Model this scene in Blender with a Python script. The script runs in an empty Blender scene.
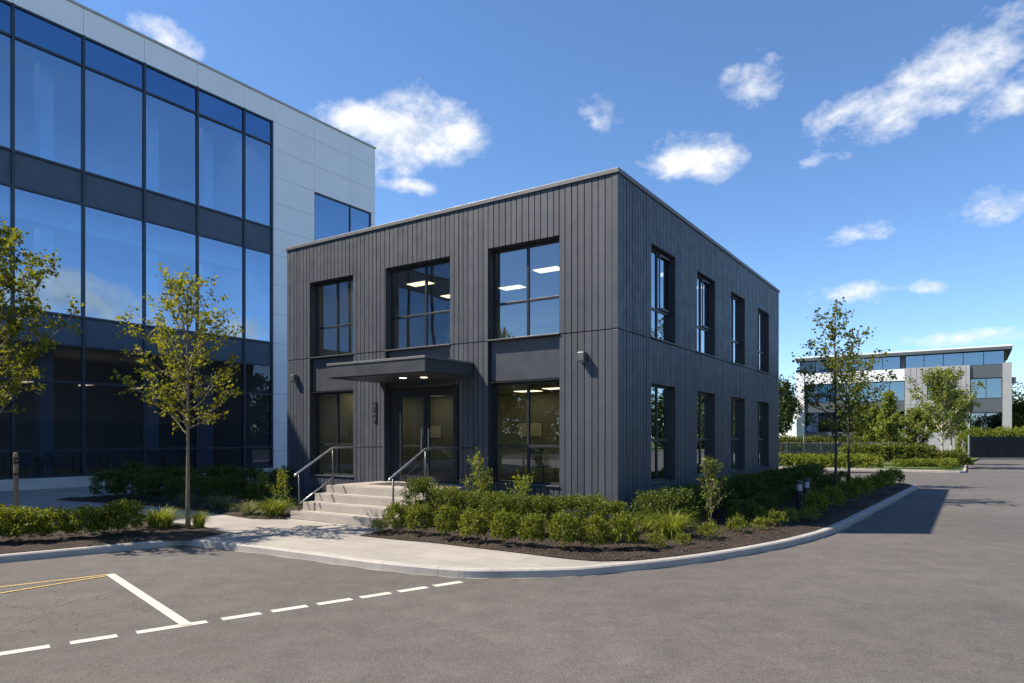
import bpy, math, random
from mathutils import Vector, Matrix
R = random.Random
sc = bpy.context.scene
COL = sc.collection
PI = math.pi
TH = math.atan(0.676)                      # the buildings are turned this much from the camera axis
CT, ST = math.cos(TH), math.sin(TH)
C0 = Vector((2.316, 15.0, 0.0))            # street corner of the dark building
EYE, FPX, HZ = 2.1, 680.0, 437.0
PV = 0.12                                  # pavement level

def site(X, Y, Z=0.0):                     # building-aligned plan coordinates -> world
    return Vector((C0.x + X*CT + Y*ST, C0.y - X*ST + Y*CT, Z))
def gp(px, py, z=0.0):                     # survey: point of the ground seen at that place in the photo
    d = (EYE - z)*FPX/(py - HZ)
    return Vector(((px - 512)/FPX*d, d, z))

# ------------------------------------------------------------------ mesh helper
class MB:
    def __init__(s): s.v = []; s.f = []; s.m = []; s.mi = 0
    def quad(s, a, b, c, d):
        n = len(s.v); s.v += [tuple(a), tuple(b), tuple(c), tuple(d)]; s.f.append((n, n+1, n+2, n+3)); s.m.append(s.mi)
    def poly(s, pts):
        n = len(s.v); s.v += [tuple(p) for p in pts]; s.f.append(tuple(range(n, n+len(pts)))); s.m.append(s.mi)
    def box(s, x0, x1, y0, y1, z0, z1):
        if x1 < x0: x0, x1 = x1, x0
        if y1 < y0: y0, y1 = y1, y0
        n = len(s.v)
        s.v += [(x0,y0,z0),(x1,y0,z0),(x1,y1,z0),(x0,y1,z0),(x0,y0,z1),(x1,y0,z1),(x1,y1,z1),(x0,y1,z1)]
        for f in ((3,2,1,0),(4,5,6,7),(0,1,5,4),(1,2,6,5),(2,3,7,6),(3,0,4,7)):
            s.f.append(tuple(n+i for i in f)); s.m.append(s.mi)
    def prism(s, pts, z0, z1):             # ccw outline
        n = len(s.v); k = len(pts)
        s.v += [(p[0], p[1], z0) for p in pts] + [(p[0], p[1], z1) for p in pts]
        s.f.append(tuple(n+i for i in reversed(range(k)))); s.m.append(s.mi)
        s.f.append(tuple(n+k+i for i in range(k))); s.m.append(s.mi)
        for i in range(k):
            j = (i+1) % k; s.f.append((n+i, n+j, n+k+j, n+k+i)); s.m.append(s.mi)
    def tube(s, pts, rs, sides=8, cap=True):
        pts = [Vector(p) for p in pts]
        if not hasattr(rs, '__len__'): rs = [rs]*len(pts)
        n = len(s.v); k = len(pts)
        up = Vector((0,0,1))
        d0 = (pts[1]-pts[0]).normalized()
        a = d0.cross(up)
        if a.length < 1e-3: a = Vector((1,0,0))
        a.normalize()
        for i, p in enumerate(pts):
            d = (pts[min(i+1,k-1)] - pts[max(i-1,0)]).normalized()
            a = (a - d*a.dot(d)).normalized(); b = d.cross(a)
            for j in range(sides):
                t = 2*PI*j/sides
                s.v.append(tuple(p + (a*math.cos(t) + b*math.sin(t))*rs[i]))
        for i in range(k-1):
            for j in range(sides):
                j2 = (j+1) % sides
                s.f.append((n+i*sides+j, n+i*sides+j2, n+(i+1)*sides+j2, n+(i+1)*sides+j)); s.m.append(s.mi)
        if cap:
            s.f.append(tuple(n+j for j in reversed(range(sides)))); s.m.append(s.mi)
            s.f.append(tuple(n+(k-1)*sides+j for j in range(sides))); s.m.append(s.mi)
    def leaf(s, p, ax, nrm, L, W):
        ax = ax.normalized(); b = ax.cross(nrm)
        if b.length < 1e-4: b = Vector((1,0,0))
        b.normalize(); nn = b.cross(ax)
        n = len(s.v)
        s.v += [tuple(p), tuple(p + ax*L*.45 + b*W*.5 + nn*W*.12), tuple(p + ax*L), tuple(p + ax*L*.45 - b*W*.5 + nn*W*.12)]
        s.f.append((n, n+1, n+2, n+3)); s.m.append(s.mi)
    def mesh(s, name, mats, smooth=False):
        me = bpy.data.meshes.new(name); me.from_pydata(s.v, [], s.f)
        for m in (mats if isinstance(mats, (list, tuple)) else [mats]): me.materials.append(m)
        if any(s.m): me.polygons.foreach_set('material_index', s.m)
        if smooth: me.polygons.foreach_set('use_smooth', [True]*len(s.f))
        me.update(); return me
    def build(s, name, mats, parent=None, smooth=False, bevel=0, loc=None, rz=0):
        o = bpy.data.objects.new(name, s.mesh(name, mats, smooth)); COL.objects.link(o)
        if parent: o.parent = parent
        if loc is not None: o.location = loc
        if rz: o.rotation_euler.z = rz
        if bevel:
            b = o.modifiers.new('bevel', 'BEVEL'); b.width = bevel; b.segments = 2; b.limit_method = 'ANGLE'
        return o
def tag(o, label, cat, group=None, kind=None):
    if label: o['label'] = label
    if cat: o['category'] = cat
    if group: o['group'] = group
    if kind: o['kind'] = kind
    return o
def struct(o): o['kind'] = 'structure'; return o
def thing(name, loc, rz, label, cat, group=None):
    o = bpy.data.objects.new(name, None); COL.objects.link(o); o.empty_display_size = .3
    o.location = loc; o.rotation_euler = (0, 0, rz)
    return tag(o, label, cat, group)
def place(me, name, loc, rz, scale, label, cat, group):
    o = bpy.data.objects.new(name, me); COL.objects.link(o)
    o.location = loc; o.rotation_euler.z = rz
    o.scale = scale if hasattr(scale, '__len__') else (scale,)*3
    return tag(o, label, cat, group)
def copy_thing(root, loc, rz, label, scale=1.0):
    c = root.copy(); COL.objects.link(c); c.location = loc; c.rotation_euler.z = rz; c['label'] = label
    c.scale = (scale,)*3
    for ch in root.children:
        d = ch.copy(); COL.objects.link(d); d.parent = c
        for g in ch.children:
            e = g.copy(); COL.objects.link(e); e.parent = d
    return c

# ------------------------------------------------------------------ materials
def newmat(name):
    m = bpy.data.materials.new(name); m.use_nodes = True
    nt = m.node_tree; nt.nodes.clear()
    out = nt.nodes.new('ShaderNodeOutputMaterial')
    return m, nt, out
def nd(nt, typ, **kw):
    n = nt.nodes.new(typ)
    for k, v in kw.items():
        if hasattr(n, k): setattr(n, k, v)
        else: n.inputs[k].default_value = v
    return n
def ramp(nt, src, stops):
    r = nt.nodes.new('ShaderNodeValToRGB'); e = r.color_ramp.elements
    while len(e) < len(stops): e.new(.5)
    for i, (p, c) in enumerate(stops):
        e[i].position = p; e[i].color = (*c, 1) if hasattr(c, '__len__') else (c, c, c, 1)
    nt.links.new(src, r.inputs[0]); return r.outputs[0]
def noise(nt, vec, scale, detail=4, rough=.55):
    n = nd(nt, 'ShaderNodeTexNoise'); n.inputs['Scale'].default_value = scale
    n.inputs['Detail'].default_value = detail; n.inputs['Roughness'].default_value = rough
    nt.links.new(vec, n.inputs['Vector']); return n.outputs['Fac']
def mixc(nt, fac, a, b, mode='MIX'):
    n = nd(nt, 'ShaderNodeMix', data_type='RGBA', blend_type=mode)
    for sock, val in ((n.inputs[0], fac), (n.inputs[6], a), (n.inputs[7], b)):
        if isinstance(val, bpy.types.NodeSocket): nt.links.new(val, sock)
        else: sock.default_value = val if not hasattr(val, '__len__') else (*val, 1)
    return n.outputs[2]
def math_(nt, op, a, b=None, clamp=False):
    n = nd(nt, 'ShaderNodeMath', operation=op, use_clamp=clamp)
    for i, val in enumerate((a, b)):
        if val is None: continue
        if isinstance(val, bpy.types.NodeSocket): nt.links.new(val, n.inputs[i])
        else: n.inputs[i].default_value = val
    return n.outputs[0]
def bumped(nt, bs, h, strength, dist=.02):
    b = nd(nt, 'ShaderNodeBump'); b.inputs['Strength'].default_value = strength; b.inputs['Distance'].default_value = dist
    nt.links.new(h, b.inputs['Height']); nt.links.new(b.outputs[0], bs.inputs['Normal'])
def paint(name, col, rough=.5, metal=0.0, var=.12, scale=1.5, bump=0.0, bscale=60, spec=.5):
    m, nt, out = newmat(name)
    bs = nd(nt, 'ShaderNodeBsdfPrincipled'); bs.inputs['Metallic'].default_value = metal
    bs.inputs['Specular IOR Level'].default_value = spec
    tc = nd(nt, 'ShaderNodeTexCoord').outputs['Object']
    f = noise(nt, tc, scale, 6)
    lo = [c*(1-var) for c in col]; hi = [min(1, c*(1+var)) for c in col]
    nt.links.new(ramp(nt, f, [(.3, lo), (.7, hi)]), bs.inputs['Base Color'])
    nt.links.new(ramp(nt, noise(nt, tc, scale*4, 4), [(.3, max(0, rough-.08)), (.7, min(1, rough+.08))]), bs.inputs['Roughness'])
    if bump: bumped(nt, bs, noise(nt, tc, bscale, 4), bump)
    nt.links.new(bs.outputs[0], out.inputs[0]); return m
def glass(name, tint, refl, base, rough=0.0, power=1.0):
    m, nt, out = newmat(name)
    tr = nd(nt, 'ShaderNodeBsdfTransparent'); tr.inputs[0].default_value = (*tint, 1)
    gl = nd(nt, 'ShaderNodeBsdfGlossy'); gl.inputs['Color'].default_value = (*refl, 1); gl.inputs['Roughness'].default_value = rough
    tc = nd(nt, 'ShaderNodeTexCoord').outputs['Object']
    bumpn = nd(nt, 'ShaderNodeBump'); bumpn.inputs['Strength'].default_value = .08; bumpn.inputs['Distance'].default_value = .05
    nt.links.new(noise(nt, tc, .7, 1), bumpn.inputs['Height']); nt.links.new(bumpn.outputs[0], gl.inputs['Normal'])
    fr = nd(nt, 'ShaderNodeFresnel'); fr.inputs['IOR'].default_value = 1.5
    f = math_(nt, 'ADD', math_(nt, 'MULTIPLY', fr.outputs[0], power), base, True)
    ge = nd(nt, 'ShaderNodeNewGeometry')       # only the outer skin of a pane mirrors (no false total reflection at the back face)
    f = math_(nt, 'MULTIPLY', f, math_(nt, 'SUBTRACT', 1.0, ge.outputs['Backfacing']))
    mx = nd(nt, 'ShaderNodeMixShader'); nt.links.new(f, mx.inputs[0]); nt.links.new(tr.outputs[0], mx.inputs[1]); nt.links.new(gl.outputs[0], mx.inputs[2])
    nt.links.new(mx.outputs[0], out.inputs[0]); return m
def emit(name, col, strength):
    m, nt, out = newmat(name); e = nd(nt, 'ShaderNodeEmission'); e.inputs[0].default_value = (*col, 1); e.inputs[1].default_value = strength
    nt.links.new(e.outputs[0], out.inputs[0]); return m
def leafmat(name, a, b, c, trans=.35):
    m, nt, out = newmat(name)
    ge = nd(nt, 'ShaderNodeNewGeometry'); oi = nd(nt, 'ShaderNodeObjectInfo')
    tc = nd(nt, 'ShaderNodeTexCoord').outputs['Object']
    f = math_(nt, 'ADD', math_(nt, 'MULTIPLY', ge.outputs['Random Per Island'], .6), math_(nt, 'MULTIPLY', noise(nt, tc, 5, 2), .4))
    f = math_(nt, 'ADD', f, math_(nt, 'MULTIPLY', math_(nt, 'SUBTRACT', oi.outputs['Random'], .5), .25), True)
    col = ramp(nt, f, [(.15, a), (.5, b), (.85, c)])
    bs = nd(nt, 'ShaderNodeBsdfPrincipled'); bs.inputs['Roughness'].default_value = .55; bs.inputs['Specular IOR Level'].default_value = .22
    nt.links.new(col, bs.inputs['Base Color'])
    tl = nd(nt, 'ShaderNodeBsdfTranslucent')
    nt.links.new(mixc(nt, 1.0, col, (1.25, 1.15, .45), 'MULTIPLY'), tl.inputs[0])
    mx = nd(nt, 'ShaderNodeMixShader'); mx.inputs[0].default_value = trans
    nt.links.new(bs.outputs[0], mx.inputs[1]); nt.links.new(tl.outputs[0], mx.inputs[2]); nt.links.new(mx.outputs[0], out.inputs[0]); return m

M = {}
def build_materials():
    # asphalt
    m, nt, out = newmat('asphalt'); bs = nd(nt, 'ShaderNodeBsdfPrincipled'); bs.inputs['Roughness'].default_value = .86
    bs.inputs['Specular IOR Level'].default_value = .3
    P = nd(nt, 'ShaderNodeNewGeometry').outputs['Position']
    big = ramp(nt, noise(nt, P, .22, 5, .6), [(.32, (.088, .082, .078)), (.68, (.114, .107, .101))])
    med = ramp(nt, noise(nt, P, 2.2, 5, .65), [(.3, .82), (.7, 1.12)])
    col = mixc(nt, 1.0, big, med, 'MULTIPLY')
    vo = nd(nt, 'ShaderNodeTexVoronoi'); vo.inputs['Scale'].default_value = 105; nt.links.new(P, vo.inputs['Vector'])
    sp = ramp(nt, vo.outputs['Color'], [(.12, .68), (.5, .98), (.9, 1.34)])
    col = mixc(nt, 1.0, col, sp, 'MULTIPLY')
    # cracked patch in the parking bay
    vc = nd(nt, 'ShaderNodeTexVoronoi', feature='DISTANCE_TO_EDGE'); vc.inputs['Scale'].default_value = 1.1
    wn = nd(nt, 'ShaderNodeTexNoise'); wn.inputs['Scale'].default_value = 3; wn.inputs['Detail'].default_value = 5; nt.links.new(P, wn.inputs['Vector'])
    wv = nd(nt, 'ShaderNodeVectorMath', operation='MULTIPLY_ADD'); wv.inputs[1].default_value = (.5, .5, 0); nt.links.new(wn.outputs['Color'], wv.inputs[0]); nt.links.new(P, wv.inputs[2])
    nt.links.new(wv.outputs[0], vc.inputs['Vector'])
    cr = math_(nt, 'LESS_THAN', vc.outputs['Distance'], .006)
    ds = nd(nt, 'ShaderNodeVectorMath', operation='DISTANCE'); ds.inputs[1].default_value = (-5.6, 8.5, 0); nt.links.new(P, ds.inputs[0])
    msk = math_(nt, 'LESS_THAN', math_(nt, 'ADD', ds.outputs['Value'], noise(nt, P, 1.6, 3)), 1.9)
    col = mixc(nt, math_(nt, 'MULTIPLY', math_(nt, 'MULTIPLY', cr, msk), .5), col, (.02, .018, .016))
    # oil stains
    st = math_(nt, 'MULTIPLY', math_(nt, 'GREATER_THAN', noise(nt, P, .55, 4, .6), .63), .22)
    col = mixc(nt, st, col, (.05, .045, .04))
    nt.links.new(col, bs.inputs['Base Color'])
    bumped(nt, bs, vo.outputs['Distance'], .5, .006); nt.links.new(bs.outputs[0], out.inputs[0]); M['asphalt'] = m
    # concrete paving slabs
    m, nt, out = newmat('paving'); bs = nd(nt, 'ShaderNodeBsdfPrincipled'); bs.inputs['Roughness'].default_value = .8
    P = nd(nt, 'ShaderNodeNewGeometry').outputs['Position']
    mp = nd(nt, 'ShaderNodeMapping'); mp.inputs['Rotation'].default_value = (0, 0, TH); nt.links.new(P, mp.inputs[0])
    br = nd(nt, 'ShaderNodeTexBrick', offset=.5); br.inputs['Scale'].default_value = 1; br.inputs['Mortar Size'].default_value = .006
    br.inputs['Brick Width'].default_value = 1.2; br.inputs['Row Height'].default_value = .6; br.inputs['Mortar Smooth'].default_value = .2
    br.inputs['Color1'].default_value = (.27, .255, .235, 1); br.inputs['Color2'].default_value = (.32, .30, .275, 1); br.inputs['Mortar'].default_value = (.17, .155, .14, 1)
    nt.links.new(mp.outputs[0], br.inputs['Vector'])
    col = mixc(nt, 1.0, br.outputs['Color'], ramp(nt, noise(nt, P, 1.2, 6, .65), [(.3, .82), (.7, 1.08)]), 'MULTIPLY')
    col = mixc(nt, 1.0, col, ramp(nt, noise(nt, P, 130, 2), [(.3, .86), (.7, 1.1)]), 'MULTIPLY')
    nt.links.new(col, bs.inputs['Base Color']); bumped(nt, bs, noise(nt, P, 90, 3), .2, .004)
    nt.links.new(bs.outputs[0], out.inputs[0]); M['paving'] = m
    # kerb stone
    def stone(name, lo, hi, sc_=1.0):
        m, nt, out = newmat(name); bs = nd(nt, 'ShaderNodeBsdfPrincipled'); bs.inputs['Roughness'].default_value = .82
        P = nd(nt, 'ShaderNodeNewGeometry').outputs['Position']
        col = mixc(nt, 1.0, ramp(nt, noise(nt, P, 1.8*sc_, 6, .65), [(.3, lo), (.7, hi)]), ramp(nt, noise(nt, P, 140, 2), [(.3, .75), (.7, 1.15)]), 'MULTIPLY')
        nt.links.new(col, bs.inputs['Base Color']); bumped(nt, bs, noise(nt, P, 120, 3), .3, .004)
        nt.links.new(bs.outputs[0], out.inputs[0]); return m
    M['kerb'] = stone('kerb_stone', (.29, .275, .255), (.40, .38, .355))
    M['step'] = stone('step_concrete', (.28, .255, .225), (.37, .34, .305))
    M['plinth'] = stone('plinth_concrete', (.42, .42, .42), (.55, .55, .54))
    M['gutter'] = stone('gutter_dust', (.17, .155, .135), (.26, .24, .21))
    # mulch
    m, nt, out = newmat('mulch'); bs = nd(nt, 'ShaderNodeBsdfPrincipled'); bs.inputs['Roughness'].default_value = .95
    P = nd(nt, 'ShaderNodeNewGeometry').outputs['Position']
    vo = nd(nt, 'ShaderNodeTexVoronoi'); vo.inputs['Scale'].default_value = 42; nt.links.new(P, vo.inputs['Vector'])
    col = ramp(nt, vo.outputs['Color'], [(.1, (.012, .008, .005)), (.5, (.030, .019, .013)), (.8, (.058, .038, .026)), (.97, (.15, .105, .075))])
    col = mixc(nt, 1.0, col, ramp(nt, noise(nt, P, 2, 4), [(.3, .7), (.7, 1.2)]), 'MULTIPLY')
    nt.links.new(col, bs.inputs['Base Color']); bumped(nt, bs, vo.outputs['Distance'], 1.0, .03); nt.links.new(bs.outputs[0], out.inputs[0]); M['mulch'] = m
    # rough grass ground
    m, nt, out = newmat('grass_ground'); bs = nd(nt, 'ShaderNodeBsdfPrincipled'); bs.inputs['Roughness'].default_value = .95
    P = nd(nt, 'ShaderNodeNewGeometry').outputs['Position']
    col = mixc(nt, 1.0, ramp(nt, noise(nt, P, .4, 6, .6), [(.3, (.045, .075, .018)), (.7, (.10, .14, .035))]), ramp(nt, noise(nt, P, 12, 4), [(.3, .6), (.7, 1.3)]), 'MULTIPLY')
    nt.links.new(col, bs.inputs['Base Color']); bumped(nt, bs, noise(nt, P, 15, 4), .8, .1); nt.links.new(bs.outputs[0], out.inputs[0]); M['grass'] = m
    # worn road paint
    def roadpaint(name, col, wear):
        m, nt, out = newmat(name); bs = nd(nt, 'ShaderNodeBsdfPrincipled'); bs.inputs['Roughness'].default_value = .75
        P = nd(nt, 'ShaderNodeNewGeometry').outputs['Position']
        f = ramp(nt, noise(nt, P, 38, 6, .75), [(wear-.04, 1.0), (wear+.05, 0.0)])
        nt.links.new(mixc(nt, f, col, (.14, .125, .11)), bs.inputs['Base Color']); nt.links.new(bs.outputs[0], out.inputs[0]); return m
    M['white_line'] = roadpaint('white_road_paint', (.47, .445, .405), .38)
    M['yellow_line'] = roadpaint('yellow_road_paint', (.52, .37, .10), .42)
    M['clad'] = paint('anthracite_cladding', (.054, .062, .078), .52, 0, .07, .8)
    nt = M['clad'].node_tree; bs = next(n for n in nt.nodes if n.type == 'BSDF_PRINCIPLED')   # board-to-board tone and faint rain streaks
    src = bs.inputs['Base Color'].links[0].from_socket; ge = nd(nt, 'ShaderNodeNewGeometry')
    c1_ = mixc(nt, 1.0, src, ramp(nt, ge.outputs['Random Per Island'], [(0, .86), (1, 1.12)]), 'MULTIPLY')
    mp_ = nd(nt, 'ShaderNodeMapping'); mp_.inputs['Scale'].default_value = (9, 9, .35); nt.links.new(ge.outputs['Position'], mp_.inputs[0])
    c1_ = mixc(nt, 1.0, c1_, ramp(nt, noise(nt, mp_.outputs[0], 1.0, 5, .6), [(.35, .90), (.65, 1.08)]), 'MULTIPLY')
    nt.links.new(c1_, bs.inputs['Base Color'])
    M['clad_back'] = paint('cladding_shadow_gap', (.014, .015, .017), .7)
    M['panel'] = paint('anthracite_flat_panel', (.060, .066, .076), .42, .2, .08, .7)
    M['coping'] = paint('grey_metal_coping', (.12, .125, .13), .5, .2, .08)
    M['frame'] = paint('dark_window_frame', (.022, .025, .030), .4, .2, .1)
    M['reveal'] = paint('dark_window_reveal', (.030, .034, .040), .5, .1, .1)
    M['white_panel'] = paint('white_wall_panel', (.85, .86, .87), .38, 0, .035, .6)
    M['white_gap'] = paint('wall_panel_joint', (.34, .35, .37), .6)
    M['mullion'] = paint('curtain_wall_mullion', (.032, .046, .066), .4, .2, .1)
    M['spandrel'] = glass('tinted_spandrel_glass', (.02, .02, .03), (.30, .42, .58), .10, .03)
    M['spandrel_back'] = paint('spandrel_backing', (.05, .08, .125), .5)
    M['blue_glass'] = glass('blue_tinted_glass', (.55, .70, .85), (.54, .74, .96), .42, 0, 1.0)
    M['shop_glass'] = glass('dark_ground_floor_glass', (.30, .36, .42), (.5, .6, .75), .05, 0, .8)
    M['top_glass'] = glass('blue_top_light_glass', (.06, .12, .2), (.28, .50, .80), .46, 0, 1.0)
    M['glass'] = glass('clear_window_glass', (.82, .86, .83), (.8, .9, 1.0), .05, 0, 1.1)
    M['upper_glass'] = glass('upper_window_glass', (.80, .84, .82), (.85, .93, 1.0), .18, 0, 1.5)
    M['side_glass'] = glass('reflective_window_glass', (.6, .66, .68), (.80, .90, 1.0), .16, 0, 2.2)
    M['far_glass'] = glass('far_window_glass', (.3, .36, .42), (.62, .78, .95), .28, 0, 1.0)
    M['steel'] = paint('brushed_steel', (.55, .55, .54), .32, .9, .06)
    M['steel_dark'] = paint('dark_grey_steel', (.12, .125, .13), .45, .6, .08)
    M['black'] = paint('black_powder_coat', (.018, .020, .022), .45, .1, .1)
    M['inwall'] = paint('interior_painted_wall', (.34, .32, .235), .8, 0, .05)
    M['inwall_cool'] = paint('interior_pale_wall', (.42, .47, .53), .8, 0, .05)
    M['inceil'] = paint('interior_ceiling_tile', (.55, .54, .48), .9, 0, .04)
    M['infloor'] = paint('interior_carpet', (.12, .115, .105), .9, 0, .1)
    M['column'] = paint('interior_column_paint', (.50, .54, .58), .8, 0, .05)
    M['curtain'] = paint('grey_blind_fabric', (.20, .22, .25), .9, 0, .1)
    M['light'] = emit('ceiling_and_fill_glow', (1.0, .82, .55), 1.7)
    M['downlight'] = emit('downlight_glow', (1.0, .83, .58), 3.0)
    M['light_dim'] = emit('dim_ceiling_light_glow', (1.0, .78, .48), .8)
    M['cool_fill'] = emit('added_cool_fill_glow', (.85, .93, 1.0), 3.0)  # glow of the added fill panels in the glass building
    M['lens'] = paint('frosted_lamp_lens', (.36, .37, .38), .3, 0, .05)
    M['notice'] = paint('notice_paper', (.80, .74, .52), .8, 0, .06)
    M['wood'] = paint('desk_laminate', (.42, .38, .32), .5, 0, .1)
    M['chair'] = paint('dark_chair_fabric', (.03, .032, .036), .8, 0, .15)
    M['chair_pale'] = paint('grey_chair_shell', (.36, .38, .40), .6, 0, .1)
    M['stake'] = paint('weathered_stake_wood', (.26, .18, .10), .85, 0, .25, 6, .4, 40)
    M['band'] = paint('black_rubber_tie', (.015, .015, .015), .7)
    M['bark'] = paint('young_grey_brown_bark', (.20, .155, .105), .9, 0, .25, 9, .5, 50)
    M['bark_pale'] = paint('pale_young_bark', (.42, .36, .27), .85, 0, .2, 9, .4, 50)
    M['bark_dark'] = paint('dark_bark', (.07, .055, .04), .9, 0, .25, 9, .4, 50)
    M['far_grey'] = paint('pale_grey_rainscreen', (.33, .335, .34), .6, 0, .06, .5)
    M['far_white'] = paint('white_render_band', (.72, .73, .74), .6, 0, .04, .4)
    M['far_dark'] = paint('slate_grey_panel', (.085, .10, .115), .5, .1, .06)
    M['fence_wood'] = paint('weathered_fence_grey', (.24, .21, .18), .8, 0, .2, 3)
    M['leaf_tree'] = leafmat('young_maple_leaf', (.11, .135, .016), (.18, .20, .025), (.29, .29, .04), .5)
    M['leaf_mid'] = leafmat('mid_green_tree_leaf', (.065, .095, .016), (.115, .145, .024), (.19, .205, .038), .45)
    M['leaf_pale'] = leafmat('fresh_green_tree_leaf', (.10, .14, .025), (.16, .20, .04), (.24, .27, .06), .42)
    M['leaf_dark'] = leafmat('dark_tree_leaf', (.022, .040, .012), (.04, .065, .018), (.07, .095, .025), .25)
    M['leaf_shrub'] = leafmat('shrub_leaf', (.08, .11, .014), (.145, .18, .022), (.25, .265, .04), .38)
    M['leaf_hedge'] = leafmat('hedge_leaf', (.05, .078, .013), (.095, .125, .02), (.19, .215, .035), .33)
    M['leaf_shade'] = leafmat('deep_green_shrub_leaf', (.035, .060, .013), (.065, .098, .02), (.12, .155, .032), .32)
    M['leaf_lime'] = leafmat('lime_green_leaf', (.10, .14, .02), (.17, .215, .03), (.27, .30, .05), .38)
    M['blade'] = leafmat('grass_blade', (.09, .13, .018), (.17, .215, .03), (.30, .33, .06), .4)
    M['blade_grey'] = leafmat('grey_green_blade', (.10, .12, .06), (.17, .19, .10), (.27, .28, .17), .35)
build_materials()

# ------------------------------------------------------------------ camera, sun, sky
cam = bpy.data.objects.new('camera', bpy.data.cameras.new('camera')); COL.objects.link(cam)
cam.location = (0, 0, EYE); cam.rotation_euler = (PI/2, 0, 0)
cam.data.sensor_width = 36; cam.data.lens = FPX/1024*36; cam.data.shift_y = (HZ - 341.5)/1024; cam.data.clip_end = 5000
sc.camera = cam
EL = math.radians(50)
SD = Vector((-.9995*math.cos(EL), .03*math.cos(EL), math.sin(EL))).normalized()
sun = bpy.data.objects.new('sun', bpy.data.lights.new('sun', 'SUN')); COL.objects.link(sun)
sun.data.energy = 5.0; sun.data.angle = math.radians(.5); sun.data.color = (1, .88, .72)
sun.rotation_euler = SD.to_track_quat('Z', 'Y').to_euler(); sun.location = SD*60
sc.view_settings.view_transform = 'Standard'; sc.view_settings.look = 'None'; sc.view_settings.gamma = 1
sc.view_settings.exposure = 0.95
sc.render.engine = 'CYCLES'
sc.cycles.use_denoising = True
sc.cycles.max_bounces = 8; sc.cycles.transparent_max_bounces = 12; sc.cycles.sample_clamp_indirect = 6
try: sc.cycles.denoiser = 'OPENIMAGEDENOISE'
except Exception: pass

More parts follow.
